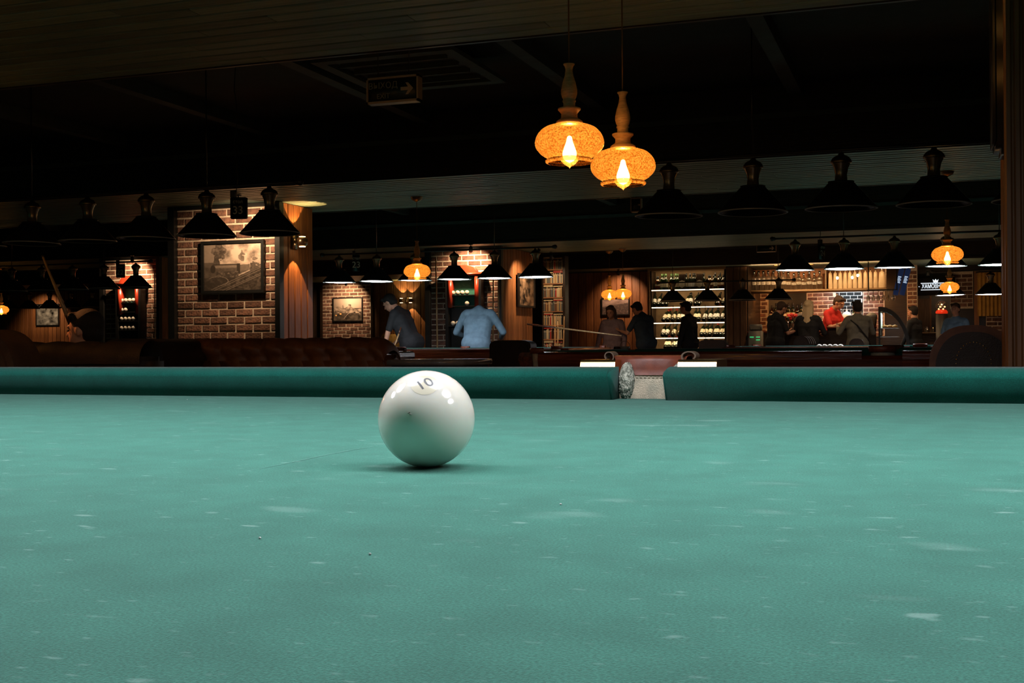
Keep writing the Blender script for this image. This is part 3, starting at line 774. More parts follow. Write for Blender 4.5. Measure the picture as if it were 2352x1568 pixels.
def train(u, v):
    n1 = fb(u*4+5, v*4, 6); n2 = fb(u*11, v*11+4, 4); n3 = fb(u*26, v*26, 2)
    g = .15+.05*n2
    if v > .60: g = .40+.04*n2                               # dusk sky
    if u > .26 and v > .50-.10*n1: g = .62+.55*n1+.30*n2+.25*(u-.3)+.35*math.exp(-((u-.52)/.09)**2-((v-.85)/.2)**2)   # steam
    if ((u-.27)/.115)**2+((v-.82)/.17)**2 < 1+.9*n2+.3*n1: g = .13+.22*max(0, n2)+.08*n3       # dark smoke of the funnel
    if ((u-.22)/.05)**2+((v-.62)/.16)**2 < 1+.8*n2: g = .10+.10*max(0, n2)
    if ((u-.66)/.05)**2+((v-.72)/.10)**2 < 1+1.4*n2: g = .30+.2*n2
    if u > .84 and v < .62+.25*n2 and v > .48: g = .18+.2*n2
    if v < .50 and u < .26: g = .13+.06*n2
    yb = .485
    if .15 < u < .58 and abs(v-yb) < .070: g = .13+.20*math.exp(-((v-yb-.025)/.028)**2)*(1 if u > .19 else .3)+.05*n3    # boiler
    if .15 < u < .58 and .545 < v < .565: g = .07
    if ((u-.155)/.045)**2+((v-.46)/.085)**2 < 1: g = .06
    if .57 < u < .63 and .36 < v < .57: g = .06
    if .63 < u < .80 and abs(v-.475-.06*(u-.6)) < .065: g = .24+.06*n3
    if .80 < u < .90 and abs(v-.52) < .06: g = .14+.1*n3
    if .20 < u < .60 and .28 < v < .41: g = .08+.25*max(0, n3)+.1*max(0, n2)
    t_ = .02+.52*(u-.12)
    if v < t_+.02 and u > .12:
        g = .075+.10*max(0, n2)+.05*n3
        for c in (0, .045, .12, .155):
            if abs(v-(t_-c)) < .006: g = .26
    elif v < .28: g = .07+.07*max(0, n2)
    if abs(((u-.24)/.18)**2+((v-.20)/.10)**2-1) < .07 and v > .09 and (u > .24 or v > .25): g = .33
    if abs(v-(.33+.50*(u-.62))) < .012+.01*n2 and .60 < u < .80: g = .62
    return sepia(g)
def castle(u, v):
    g = .12+.1*fb(u*6, v*6)
    if v > .55: g = 1.1-1.3*abs(u-.55)-.3*abs(v-.85)
    g2 = .5+.08*fb(u*9, 1)
    h = .60+.05*math.sin(u*14)+(.16 if .30 < u < .36 else 0)+(.08 if .52 < u < .62 else 0)-.35*max(0, u-.62)-.3*max(0, .2-u)
    if v < h: g = .42+.5*fb(u*9, v*9)-.6*max(0, .5-v)
    if v < .34: g = .10+.12*fb(u*7, v*7)
    if abs(v-(.42-.9*(u-.72)**2*3)) < .012 and .35 < u < .95: g = .7
    r = sepia(g)
    for (a, b, s) in ((.08, .24, .0009), (.24, .30, .0014)):
        if (u-a)**2+(v-b)**2 < s: r = (1.0, .55, .2)
    return r
def jazz(u, v):
    g = .22+.55*fb(u*4+2, v*5, 5)+.15*math.sin(u*30+v*4)*max(0, fb(u*3, v*3))
    if abs(u-.45-.1*math.sin(v*6)) < .12 and .25 < v < .95: g += .30
    if (u-.5)**2*3+(v-.42)**2 < .018: g = .08
    return (min(1, max(0, g))*.85, min(1, max(0, g))*.55, min(1, max(0, g))*.34)
def misc(u, v):
    g = .32+.5*fb(u*5+9, v*5, 5); return (max(0, g)*.62, max(0, g)*.62, max(0, g)*.58)
def crowdpic(u, v):
    g = .55+.4*fb(u*3, v*3)
    if v < .62+.25*(u-.5): g = .16+.3*max(0, fb(u*14, v*14))
    return (max(0, g)*.72, max(0, g)*.52, max(0, g)*.46)
def picture(loc, w_, h_, rz, fn, label, fr=.028, nx=120, ny=100, dep=.03):
    t = empty('framed_picture', label, 'picture', loc, rz)
    f = M()
    f.box(-w_/2-fr, w_/2+fr, -dep, 0, h_/2, h_/2+fr).box(-w_/2-fr, w_/2+fr, -dep, 0, -h_/2-fr, -h_/2)
    f.box(-w_/2-fr, -w_/2, -dep, 0, -h_/2, h_/2).box(w_/2, w_/2+fr, -dep, 0, -h_/2, h_/2)
    f.box(-w_/2, w_/2, -.004, 0, -h_/2, h_/2)
    f.build('frame', BLACK, t)
    paint('print', w_, h_, nx, ny, fn, t, -dep*.45)
    return t
def pic_on(px0, py0, px1, py1, Y, fn, label, **k):
    a = at(px0, py0, Y=Y); b = at(px1, py1, Y=Y)
    return picture(((a.x+b.x)/2, Y, (a.z+b.z)/2), abs(b.x-a.x)-.05, abs(a.z-b.z)-.05, 0, fn, label, **k)
yf = 10.12
a = at(460, 553.5, Y=yf); b = at(604, 550, Y=yf); c_ = at(462, 676, Y=yf)
pw = b.x-a.x; ph = a.z-c_.z
picture(((a.x+b.x)/2, 10.155, (a.z+c_.z)/2), pw-.06, ph-.07, 0, train, 'sepia picture of a steam train in a black frame on the brick column', fr=.03, nx=190, ny=160, dep=.03)
pic_on(765, 683, 834, 738, Y1-.04, castle, 'glowing city view picture on the small brick wall section', fr=.02)
pic_on(83, 698, 137, 748, Y1-.02, misc, 'grey picture in a dark frame on wood boards at far left', fr=.02, nx=70, ny=60)
pz0 = at(1185, 665, Y=16.55)
ya_, yb_ = 16.35, 17.0
def ysd(px): # place on the side face of column 3
    d = ray(px, 790); return (xc1)/d.x*d.y
y0_, y1_ = ysd(1185), ysd(1222)
za = at(1185, 627, Y=y0_).z; zb_ = at(1185, 704, Y=y0_).z
picture((xc1+.03, (y0_+y1_)/2, (za+zb_)/2), y1_-y0_-.05, za-zb_-.05, R(90), jazz, 'golden brown picture on the wooden side wall left of the bookcase', fr=.025, nx=70, ny=110)
pic_on(1381, 684, 1447, 724, YP-.03, crowdpic, 'large picture behind the pendant pair beside the wine cabinet', fr=.02, nx=90, ny=50)

# ================================================================= BALL RACKS ON THE COLUMNS
IVF = IVORY
def ball_rack(px0, px1, Y, ytop, label, rows, ppx):
    x0, x1 = XP(px0, Y), XP(px1, Y); cx = (x0+x1)/2; wd = x1-x0
    t = empty('ball_rack', label, 'rack', (cx, Y+.03, 0), 0, 'wall racks for billiard balls')
    zt = at((px0+px1)/2, ytop, Y=Y).z
    RED = mat('rack_red_wood', (.45, .05, .02), .3, coat=.4)
    M().box(-wd/2, wd/2, -.02, 0, .62, zt-.14).box(-wd/2, -wd/2+.045, -.14, -.02, .62, zt-.14).box(wd/2-.045, wd/2, -.14, -.02, .62, zt-.14).build('cabinet', BLACK, t)
    M().box(-wd/2+.045, wd/2-.045, -.024, -.02, zt-.62, zt-.18).build('cloth_back', CL, t)
    for s in (-1, 1): M().cbox(s*(wd/2-.07)-.03, s*(wd/2-.07)+.03, -.15, -.02, zt-.62, zt-.16, .008).build('pilaster', RED, t)
    M().cbox(-wd/2-.03, wd/2+.03, -.17, 0, zt-.16, zt-.12, .01).build('cornice', RED, t)
    # domed red top
    n = 16; pts = [(wd*.36*math.cos(math.pi*k/n), .11*math.sin(math.pi*k/n)) for k in range(n+1)]
    M().prism([(x, zt-.12+z) for x, z in pts], -.13, -.02, 'y', smooth=True).build('dome', RED, t)
    sh = []
    for (py, n_, pat) in rows:
        z = at((px0+px1)/2, py, Y=Y).z
        M().box(-wd/2+.045, wd/2-.045, -.13, -.02, z-.046, z-.034).build('shelf', BLACK, t)
        for k in pat:
            link('billiard_ball', bm_far, None, (cx-wd*.32+.0+k*.073, Y+.03-.09, z), label=('%s white ball from the left, %s of the ' % (ORD[k], n_))+('middle' if px0 > 800 else 'far left')+' ball rack', cat='ball', group='balls in the '+('middle' if px0 > 800 else 'far left')+' ball rack')
    return t
ball_rack(1030, 1112, 15.9-.03, 608, 'tall black and red ball rack on the middle brick column, domed top', [(672, 'top shelf', (0, 1, 2, 3)), (697, 'second shelf', (3,)), (742, 'lowest shelf', (0, 1, 2))], 0)
ball_rack(276, 333, 15.57, 632, 'narrow ball rack with red dome on the far left brick column', [(689.5, 'top shelf', (0, 1, 2, 3)), (711, 'second shelf', (0, 1)), (731.5, 'third shelf', (0, 1, 2, 3)), (752.5, 'lowest shelf', (0, 1, 2, 3))], 0)
# cues leaning on the brick
CUEM = wood('cue_ash', (.50, .33, .16), (.36, .22, .10), .3, st=(9, 9, .6), coat=.4)
CUEB = wood('cue_butt_wood', (.11, .04, .02), (.05, .02, .012), .25, coat=.5)
def cue(a, b, label, r0=.0062, r1=.0150, group=None):
    """a = tip, b = butt"""
    a = Vector(a); b = Vector(b); m = a.lerp(b, .68)
    t = empty('billiard_cue', label, 'cue', b, 0, group)
    loc = lambda v: tuple(v-b)
    M().tube([loc(a), loc(m)], [r0, r0+(r1-r0)*.68], 10).build('shaft', CUEM, t)
    M().tube([loc(m), loc(b)], [r0+(r1-r0)*.68, r1], 10).build('butt', CUEB, t)
    M().tube([loc(a+(a-b).normalized()*.012), loc(a)], r0*.98, 10).build('tip', BLACK, t)
    return t
cue(at(1001, 596, Y=15.62), (at(1006, 800, Y=15.3).x, 15.3, .02), 'dark cue leaning on brick left of the middle ball rack', .009, .014)
cue(at(1133, 630, Y=15.7), (at(1131, 800, Y=15.5).x, 15.5, .02), 'left dark cue leaning on brick right of the middle ball rack', .009, .014)
cue(at(1145, 612, Y=15.7), (at(1144, 800, Y=15.5).x, 15.5, .02), 'right dark cue leaning on brick right of the middle ball rack', .009, .014)
cue(at(355, 628, Y=15.45), (at(357, 790, Y=15.2).x, 15.2, .02), 'thin cue leaning on brick right of the far left ball rack', .008, .012)
for (a_, b_, l_) in (((1275, 726), (1274, 797), 'pale cue standing before the bookcase, leftmost'), ((1281, 737), (1281, 797), 'pale cue standing before the bookcase, middle one'), ((1296, 726), (1291, 797), 'pale cue standing at the right edge of the bookcase')):
    cue(at(a_[0], a_[1], Y=17.4), (at(b_[0], b_[1], Y=17.3).x, 17.3, .02), l_, .009, .014)

# ================================================================= BOOKCASE
YB = 17.9
bx0, bx1 = XP(1249, YB), XP(1294, YB)
t = empty('bookcase', 'tall narrow bookcase crammed with old books right of the wooden side wall', 'bookcase', ((bx0+bx1)/2, YB, 0))
hw = (bx1-bx0)/2
M().box(-hw, hw, .16, .18, 0, 2.29).box(-hw-.02, -hw, -.02, .18, 0, 2.29).box(hw, hw+.04, -.02, .18, 0, 2.29).build('carcass', W_DARK, t)
W_SH = wood('shelf_wood', (.36, .17, .07), (.22, .1, .05), .5)
BC = {'cream': mat('book_cream', (.62, .50, .30), .7), 'tan': mat('book_tan', (.42, .27, .12), .7), 'red': mat('book_red', (.40, .03, .02), .6),
      'slate': mat('book_slate', (.12, .13, .13), .7), 'brown': mat('book_brown', (.14, .06, .03), .6)}
BPG = mat('book_pages', (.6, .53, .4), .9)
bkm = {}
def book_mesh(col, th, h):
    key = (col, round(th, 3), round(h, 3))
    if key not in bkm:
        m_ = M().box(0, th-.0015, 0, .12, 0, h).box(.002, th-.0035, .002, .122, .003, h+.0015, 1)
        m_.box(0, th-.0015, -.001, 0, h*.80, h*.86, 1); bkm[key] = m_.mesh('book', [BC[col], BPG])
    return bkm[key]
rr = random.Random(5)
names = ['topmost', 'second', 'third', 'fourth', 'fifth', 'sixth', 'seventh']
for i in range(7):
    zc = CAMZ+1.415-.222*(i+1); zc0 = zc
    M().box(-hw, hw, -.01, .16, zc-.018, zc).build('shelf', W_SH, t)
    nb_ = 0; nf_ = 0
    for half in (0, 1):
        x = bx0+half*hw+.002; lim = bx0+(half+1)*hw-.003
        while True:
            th = rr.choice((.014, .018, .022)); 
            if x+th > lim: break
            col = rr.choice(('cream', 'cream', 'tan', 'slate', 'brown', 'slate', 'cream', 'tan', 'brown', 'red'))
            h = rr.choice((.14, .15, .16))
            if i == 6 or True:
                link('book', book_mesh(col, th, h), None, (x, YB, zc), label='%s book standing %s from the left on the %s shelf of the bookcase' % (col, ORD[min(nb_, 23)], names[i]), cat='book', group='books in the tall bookcase')
            x += th; nb_ += 1
        xx = bx0+half*hw+.004
        for j in range(2):
            if j == 1 and (i+half) % 2: continue
            col = rr.choice(('cream', 'tan', 'red', 'cream'))
            o = link('book', book_mesh(col, .018, hw-.012), None, (xx, YB, zc+.163+.0175*(j+1)), (0, R(90), 0), label='%s book lying flat over the %s half of the %s row in the bookcase, %s' % (col, ('left', 'right')[half], names[i], ('lower', 'upper')[j]), cat='book', group='books in the tall bookcase')
# ================================================================= WINE CABINET
YC = 21.9
c = lambda p: XP(p, YC)
W_CAB = wood('cabinet_wood', (.42, .27, .15), (.3, .18, .09), .5, st=(.8, 14, 14))
TAN = mat('cabinet_back', (.34, .22, .11), .7)
STRIP = emat('shelf_strip', (1, .78, .50), 5.0)
wx0, wx1 = c(1494), c(1668)
wz = lambda py: at(1580, py, Y=YC).z
wt = empty('wine_cabinet', 'lit glass fronted wine cabinet full of bottles on five shelves', 'cabinet', ((wx0+wx1)/2, YC, 0))
hw = (wx1-wx0)/2
ztop = wz(614)
cb = M().box(-hw, hw, .38, .42, 0, ztop).box(-hw-.0, -hw+.03, 0, .38, 0, ztop).box(hw-.03, hw, 0, .38, 0, ztop).box(-hw, hw, 0, .38, 0, .75)
cb.build('carcass', W_DARK, wt)
M().box(-hw+.03, hw-.03, .37, .38, .75, ztop-.05).build('back_panel', TAN, wt)
M().box(-hw, hw, -.03, .40, ztop-.05, ztop).build('cornice', W_CAB, wt)
M().box(-hw-.04, -hw, -.03, .0, 0, ztop).build('side_trim', W_CAB, wt)
SHY = [664, 704, 740, 775, 803]
for py in SHY:
    z = wz(py)
    s = M().box(-hw+.03, hw-.03, .0, .37, z-.02, z).build('shelf', W_DARK, wt)
    M().box(-hw+.03, hw-.03, -.004, .008, z-.019, z-.003).build('light_strip', STRIP, s)
    light('AREA', 'shelf_light', (0, .02, z-.03), 2.6, (1, .70, .38), wt, shape='RECTANGLE', size=2*hw-.1, size_y=.03).rotation_euler = (R(40), 0, 0)
light('AREA', 'shelf_light', (0, .06, ztop-.07), 2.0, (1, .70, .38), wt, shape='RECTANGLE', size=2*hw-.1, size_y=.03).rotation_euler = (R(30), 0, 0)
for p_ in (1547, 1621):
    M().box(c(p_)-wt.location.x-.004, c(p_)-wt.location.x+.004, -.02, -.006, wz(803), wz(700)).build('door_stile', W_DARK, wt)
# bottles
GL_D = mat('dark_bottle_glass', (.015, .022, .012), .12, spec=.6)
GL_G = glassmat('green_bottle_glass', (.35, .62, .30), .15)
GL_C = glassmat('clear_bottle_glass', (.86, .84, .78), .16); GL_CB = glassmat('clear_liquor_glass', (.88, .84, .76), .22, (.85, .80, .70), .30)
GL_A = glassmat('amber_bottle_glass', (.85, .45, .12), .15)
LABC = mat('cream_label', (.82, .74, .56), .7); LABW = mat('white_label', (.85, .84, .80), .7); LABK = mat('printed_label', (.50, .44, .34), .6, c2=(.16, .15, .14), nscale=55)
CAPR = mat('red_capsule', (.55, .04, .02), .4); CAPK = mat('dark_capsule', (.03, .03, .03), .4); CAPG = mat('green_capsule', (.10, .22, .08), .4)
BP = [(.0, 0), (.037, 0), (.038, .01), (.038, .185), (.034, .205), (.018, .225), (.0145, .24), (.0145, .30), (.0, .30)]
BPS = [(.0, 0), (.04, 0), (.041, .01), (.041, .15), (.038, .17), (.024, .19), (.015, .205), (.013, .26), (.0, .26)]
def bottle_type(gm, lm, cm, prof=BP, n=16):
    h = prof[-1][1]
    return (M().lathe(prof, n).mesh('bottle', gm), M().lathe([(.0387 if prof is BP else .0417, .05 if prof is BP else .075), (.0387 if prof is BP else .0417, .135 if prof is BP else .115)], n).mesh('label_band', lm), M().lathe([(.0, h+.003), (.0158, h+.003), (.0158, h-.05), (.0, h-.05)], 12).mesh('capsule', cm))
BT = {'dark red-capped': bottle_type(GL_D, LABC, CAPR), 'dark': bottle_type(GL_D, LABC, CAPK), 'green': bottle_type(GL_G, LABC, CAPG), 'clear': bottle_type(GL_CB, LABK, CHROME, BPS), 'amber': bottle_type(GL_A, LABC, CAPK, BPS), 'white-labelled': bottle_type(GL_D, LABW, CAPK)}
def bottle(kind, loc, label, group, rot=(0, 0, 0), s=1.0):
    s = s*1.12; b = BT[kind]; o = link('bottle', b[0], None, loc, rot, (s, s, s), label, 'bottle', group)
    link('label_band', b[1], o); link('capsule', b[2], o); return o
wp_ = lambda x: 1480+x/7.84
ord_ = ['top', 'second', 'third', 'fourth', 'lowest']
rows = [
 (664, [(205, 'amber'), (230, 'amber'), (300, 'green'), (322, 'green'), (375, 'green'), (462, 'green'), (490, 'green'), (550, 'green'), (580, 'green'), (735, 'dark'), (812, 'white-labelled'), (862, 'white-labelled'), (890, 'dark'), (1055, 'dark'), (1140, 'amber'), (1175, 'amber'), (1235, 'amber'), (1265, 'dark'), (1318, 'amber'), (1345, 'dark'), (1400, 'amber'), (1425, 'dark')], 0),
 (704, [(165, 'white-labelled'), (235, 'white-labelled'), (305, 'white-labelled'), (375, 'dark'), (740, 'dark'), (820, 'white-labelled'), (905, 'white-labelled'), (965, 'dark'), (1290, 'dark'), (1335, 'amber'), (1400, 'dark')], 1),
 (740, [(322, 'dark red-capped'), (405, 'dark red-capped'), (492, 'dark red-capped'), (592, 'dark red-capped'), (672, 'white-labelled'), (730, 'dark'), (905, 'dark'), (965, 'dark'), (1055, 'white-labelled'), (1160, 'white-labelled'), (1235, 'white-labelled'), (1308, 'white-labelled'), (1388, 'white-labelled'), (1430, 'amber')], 1),
 (775, [(308, 'white-labelled'), (370, 'white-labelled'), (490, 'dark'), (600, 'dark'), (655, 'dark'), (1010, 'dark'), (1070, 'dark'), (1160, 'dark'), (1255, 'dark red-capped'), (1305, 'dark red-capped'), (1358, 'green'), (1432, 'green')], 1),
 (803, [(360, 'dark red-capped'), (425, 'dark red-capped'), (488, 'dark red-capped'), (558, 'white-labelled'), (610, 'white-labelled'), (700, 'dark'), (1050, 'dark'), (1160, 'dark'), (1400, 'dark')], 1)]
rb = random.Random(9)
for ri, (py, L_, lying) in enumerate(rows):
    z = wz(py)
    for (x, k) in L_:
        X = c(wp_(x)); rn_ = ORD[L_.index((x, k))]
        if not lying: bottle(k, (X, YC+.12+rb.random()*.08, z+.001), '%s bottle standing %s from the left on the top wine cabinet shelf' % (k, rn_), 'bottles in the wine cabinet', s=.9)
        else: bottle(k, (X, YC+.08, z+.040), '%s bottle reclining %s from the left on the %s wine cabinet shelf' % (k, rn_, ord_[ri]), 'bottles in the wine cabinet', (R(-42), R(rb.choice((8, 14, 20, -4))), 0), .9)
for x in (670, 985):
    X = c(wp_(x)); t = empty('gift_box', 'dark bottle box with cream octagonal label, %s on the top cabinet shelf' % ('left' if x < 800 else 'right'), 'box', (X, YC+.08, wz(664)))
    M().box(-.055, .055, 0, .09, 0, .29).build('box_body', W_DARK, t)
    M().prism([(-.055, .03), (.0, .0), (.055, .03), (.055, .12), (0, .145), (-.055, .12)], -.004, 0, 'y').xf(Matrix.Translation((0, 0, .03))).build('box_label', LABC, t)

# ================================================================= BAR
YBAR = 22.35
bb = lambda p: XP(p, YBAR)
bz = lambda py, px=1880: at(px, py, Y=YBAR).z
SHW = wood('bar_shelf_wood', (.34, .22, .12), (.2, .12, .06), .5)
# brick and tile sections on the back wall of the bar
for (a, b_, z0, z1) in ((1738, 1764, 1.0, 1.93), (1856, 1918, 1.0, 1.93), (1984, 2030, 1.0, 1.93)):
    M().box(bx(a)-.02, bx(b_)+.02, Y1-.03, Y1-.005, z0, z1).build('mortar_bed', MORTAR, wb)
    bricks(wb, bx(a), bx(b_), Y1-.03, z0, z1)
TILE = mat('black_glazed_tile', (.018, .022, .024), .12, coat=.5)
GROUT = mat('white_grout', (.62, .66, .66), .9)
_b = BRICK; BRICK = TILE; BM_.clear()
M().box(bx(1920), bx(1983), Y1-.03, Y1-.005, 1.0, 1.93).build('grout_bed', GROUT, wb)
def tiles(x0, x1, z0, z1, y):
    r = 0; z = z1-.066
    me = M(); 
    while z > z0:
        x = x0-(.068 if r % 2 else 0)
        while x < x1-.02:
            a_ = max(x, x0); e_ = min(x+.128, x1)
            if e_-a_ > .02: link('tile', brick_mesh(e_-a_, .058, .012), wb, (a_, y-.008, z))
            x += .136
        z -= .066; r += 1
tiles(bx(1921), bx(1982), 1.0, 1.92, Y1-.03)
BRICK = _b; BM_.clear()
light('AREA', 'tile_light', (bx(1950), Y1-.35, 1.90), 7.0, (.75, .9, 1), None, shape='RECTANGLE', size=.5, size_y=.1).rotation_euler = (R(28), 0, 0)
# overhead shelf unit
zs_b = bz(664); 
u = empty('overhead_bar_shelf', 'long lit wooden overhead shelf of the bar carrying clear and cream bottles', 'shelf', ((bb(1722)+bb(2037))/2, YBAR, zs_b))
hx = (bb(2037)-bb(1722))/2
M().cbox(-hx, hx, -.05, .32, -.05, 0, .006).build('shelf_board', SHW, u)
M().box(-hx, hx, .30, .32, 0, .40).build('back_board', W_PAN, u)
M().box(-hx, -hx+.02, -.05, .32, 0, .43).box(bb(1898)-u.location.x-.012, bb(1898)-u.location.x+.012, -.05, .30, 0, .43).box(hx-.02, hx, -.05, .3, 0, .43).build('upright', SHW, u)
for s in (-1, -.3, .4, 1): M().tube([(s*(hx-.03), .28, 0), (s*(hx-.03), .28, ZS-zs_b)], .008, 6).build('hanger_rod', BLACK, u)
tx = lambda x: 1710+x/6.918
for i, x in enumerate((155, 225, 300, 380, 462, 545, 622, 700, 790, 866, 946, 1032, 1112, 1200)):
    big = x in (700, 866, 1032, 1200)
    s = 1.25 if x < 640 else (1.15 if big else 1.05)
    bottle('clear', (bb(tx(x)), YBAR+.05, zs_b), '%s clear glass bottle from the left on the overhead bar shelf' % ORD[i], 'clear bottles on the overhead bar shelf', s=s)
CREAM = mat('cream_stoneware', (.66, .50, .32), .35, c2=(.56, .42, .26))
cbm = M().lathe([(.0, 0), (.050, 0), (.053, .01), (.052, .10), (.046, .18), (.040, .26), (.034, .285), (.014, .295), (.012, .32), (.0, .32)], 20, sy=.75).mesh('bottle', CREAM)
cbc = M().cyl(.013, .32, .345, 10).mesh('stopper', CHROME)
for i, x in enumerate((1370, 1448, 1528, 1604, 1680, 1760, 1842, 1928, 2008, 2088, 2190)):
    o = link('bottle', cbm, None, (bb(tx(x)), YBAR+.03, zs_b), scale=((1.25 if x == 2190 else .80), 1, 1.02), label=('wide cream stoneware bottle at the right end of the overhead bar shelf' if x == 2190 else '%s slim cream stoneware bottle from the left on the overhead bar shelf' % ORD[i]), cat='bottle', group='cream bottles on the overhead bar shelf')
    link('stopper', cbc, o)
for (px, py) in ((1475, 333), (1713, 325), (1800, 292)):
    p = at(tx(px), 590+py/6.918, Y=22.05)
    t = empty('hanging_bulb', 'bare glowing bulb hanging before the cream bottles, %s' % {1475: 'leftmost of three', 1713: 'middle of three', 1800: 'rightmost and highest of three'}[px], 'lamp', p)
    M().ball((0, 0, 0), .022, .022, .028).build('bulb', emat('bare_bulb', (1, .75, .4), 18), t); M().tube([(0, 0, .02), (0, 0, ZS-p.z)], .003, 6).build('cord', BLACK, t)
    M().cyl(.012, .02, .05).build('socket', BRASS, t)
# warm lights of the bar canopy
for (px, pw_) in ((1790, 22), (1870, 17), (1960, 13), (2030, 10)):
    t = empty('ceiling_spotlight', 'recessed warm downlight over the bar shelf, near the %s bottles' % {1790: 'leftmost clear', 1870: 'larger clear', 1960: 'cream', 2030: 'last cream'}[px], 'lamp', (bb(px), YBAR-.42, ZS-.005), 0, 'recessed bar downlights')
    M().lathe([(.0, -.004), (.03, -.004), (.045, -.008), (.045, .004)], 20).build('ring', BRASS, t)
    light('SPOT', 'downlight_beam', (0, 0, -.03), pw_, (1, .60, .28), t, shadow_soft_size=.03, spot_size=R(150), spot_blend=.5, ).rotation_euler = (R(22), 0, 0)
# low canopy glow: strip under the soffit edge
light('AREA', 'canopy_strip', (bb(1880), YBAR-.55, ZS-.09), 9, (1, .50, .25), None, shape='RECTANGLE', size=2.3, size_y=.04).rotation_euler = (R(180), 0, 0)
for (px, pw_) in ((1755, 4), (1885, 10), (2005, 6)):
    light('AREA', 'added_brick_light', (bb(px), YBAR+.30, zs_b-.07), pw_, (1, .42, .12), None, shape='RECTANGLE', size=.3, size_y=.05).rotation_euler = (R(40), 0, 0)  # added fill that brightens the brick below the shelf
ceiling_spot((bb(1830), 19.2, ZC-.1), (bb(1830), 20.9, 1.4), 30, 'added spot lighting the backs of the left bar guests', 60)  # this spot and the next are added to brighten the guests' backs
ceiling_spot((bb(1990), 19.2, ZC-.1), (bb(1970), 20.9, 1.3), 34, 'added spot lighting the back of the guest in grey', 60)
# counter
ct = empty('bar_counter', 'dark bar counter behind the standing guests', 'counter', (bb(1905), 21.7, 0))
X_ = lambda p: bb(p)-ct.location.x
M().cbox(X_(1727), X_(1908), 0, .42, 1.06, 1.10, .008).cbox(X_(1905), X_(2016), 0, .42, 1.13, 1.17, .008).build('worktop', W_MAH, ct)
M().box(X_(1728), X_(1906), .06, .38, 0, 1.06).box(X_(1906), X_(2014), .06, .38, 0, 1.13).build('counter_front', W_DARK, ct)
for k in range(7): M().box(X_(1724)+k*.33, X_(1724)+k*.33+.27, .045, .06, .15, .95).build('front_panel', W_DARK, ct)
# till
p = at(1742, 770, Y=21.75)
t = empty('cash_register', 'grey till with green lit keys at the left end of the bar', 'till', (p.x, 21.32, 1.10))
GREYP = mat('grey_plastic', (.16, .16, .15), .5)
M().cbox(-.12, .11, 0, .28, -1.10, .0, .012).build('cabinet', GREYP, t)
M().cbox(-.11, .10, .05, .25, .0, .12, .012).build('display', GREYP, t); M().box(-.09, .08, .045, .05, .03, .09).build('screen', mat('dim_screen', (.3, .27, .2), .3), t)
for (x_, z_) in ((-.06, -.11), (.05, -.11), (.05, -.16)): M().box(x_-.035, x_+.035, -.006, 0, z_-.007, z_+.007).build('lit_key', emat('green_key', (.06, .8, .25), .8), t)
p = at(1766, 759, Y=21.6)
t = empty('candle_lamp', 'small glowing amber candle glass by the till', 'candle', (p.x+.005, 21.78, 1.10))
M().lathe([(.0, 0), (.03, 0), (.034, .07)], 14).build('glass_cup', GL_C, t); M().ball((0, 0, .035), .018, .018, .03).build('flame', emat('candle_flame', (1, .45, .12), 6), t)
# menu, flowers
p = at(1834, 721, Y=21.9)
t = empty('menu_sheet', 'white menu sheet propped up behind the blonde woman', 'menu', (p.x, 21.95, 1.10), R(8))
M().prism([(-.075, 0), (.075, 0), (.07, .33), (-.065, .31)], -.002, .002, 'y').build('sheet', mat('paper', (.8, .74, .66), .8), t)
M().box(-.06, .06, .0, .05, 0, .02).build('stand', CHROME, t)
p = at(1819, 741, Y=21.85)
t = empty('flower_bouquet', 'bright red flower bouquet on the bar between the first two guests', 'flowers', (p.x, 21.9, 1.10))
M().lathe([(.0, 0), (.03, 0), (.04, .06), (.03, .11), (.035, .13)], 14).build('vase', GL_C, t)
RF = mat('red_petals', (.75, .02, .02), .6)
rf = random.Random(4)
for k in range(11):
    a_ = rf.random()*6.28; r_ = rf.random()*.085; zz_ = .20+rf.random()*.10
    f = M(); f.ball((0, 0, 0), .028, .028, .02, 10, 6)
    for q_ in range(6): f.ball((.024*math.cos(q_*1.05), .024*math.sin(q_*1.05), .004), .016, .016, .010, 8, 5)
    f.build('blossom', RF, t, (r_*math.cos(a_), r_*math.sin(a_)*.6, zz_), (rf.random(), rf.random(), 0))
    M().tube([(0, 0, .1), (r_*math.cos(a_), r_*math.sin(a_)*.6, zz_)], .003, 5).build('stem', CAPG, t)
# beer taps and hanging glasses
for i, px in enumerate((1812, 1822, 1832)):
    p = at(px, 760, Y=21.8)
    t = empty('beer_tap', ('left', 'middle', 'right')[i]+' chrome beer tap of three on the bar by the flowers', 'tap', (p.x, 21.72, 1.10), 0, 'beer taps')
    M().tube([(0, 0, 0), (0, 0, .14), (0, -.03, .16), (0, -.06, .15), (0, -.065, .11)], .012, 8).build('spout', CHROME, t)
    M().lathe([(.0, 0), (.03, 0), (.03, .01), (.0, .01)], 14).build('base', CHROME, t); M().tube([(0, 0, .16), (0, -.01, .25)], [.008, .014], 8).build('handle', BLACK, t)
GLP = [(.0, 0), (.03, .0), (.031, -.002), (.004, -.006), (.0035, -.07), (.012, -.08), (.032, -.11), (.034, -.14), (.028, -.175)]
gm_ = M().lathe(GLP, 14).mesh('wine_glass', GL_C)
rk = empty('glass_rack', 'dark rack under the overhead shelf holding upside down glasses', 'rack', (bb(2035), 21.9, 1.80))
M().box(-.30, .22, -.15, .15, .0, .015).build('rack_board', BLACK, rk)
for s in (-.28, .2): M().box(s, s+.02, -.14, -.12, .0, ZS-1.80).build('hanger', BLACK, rk)
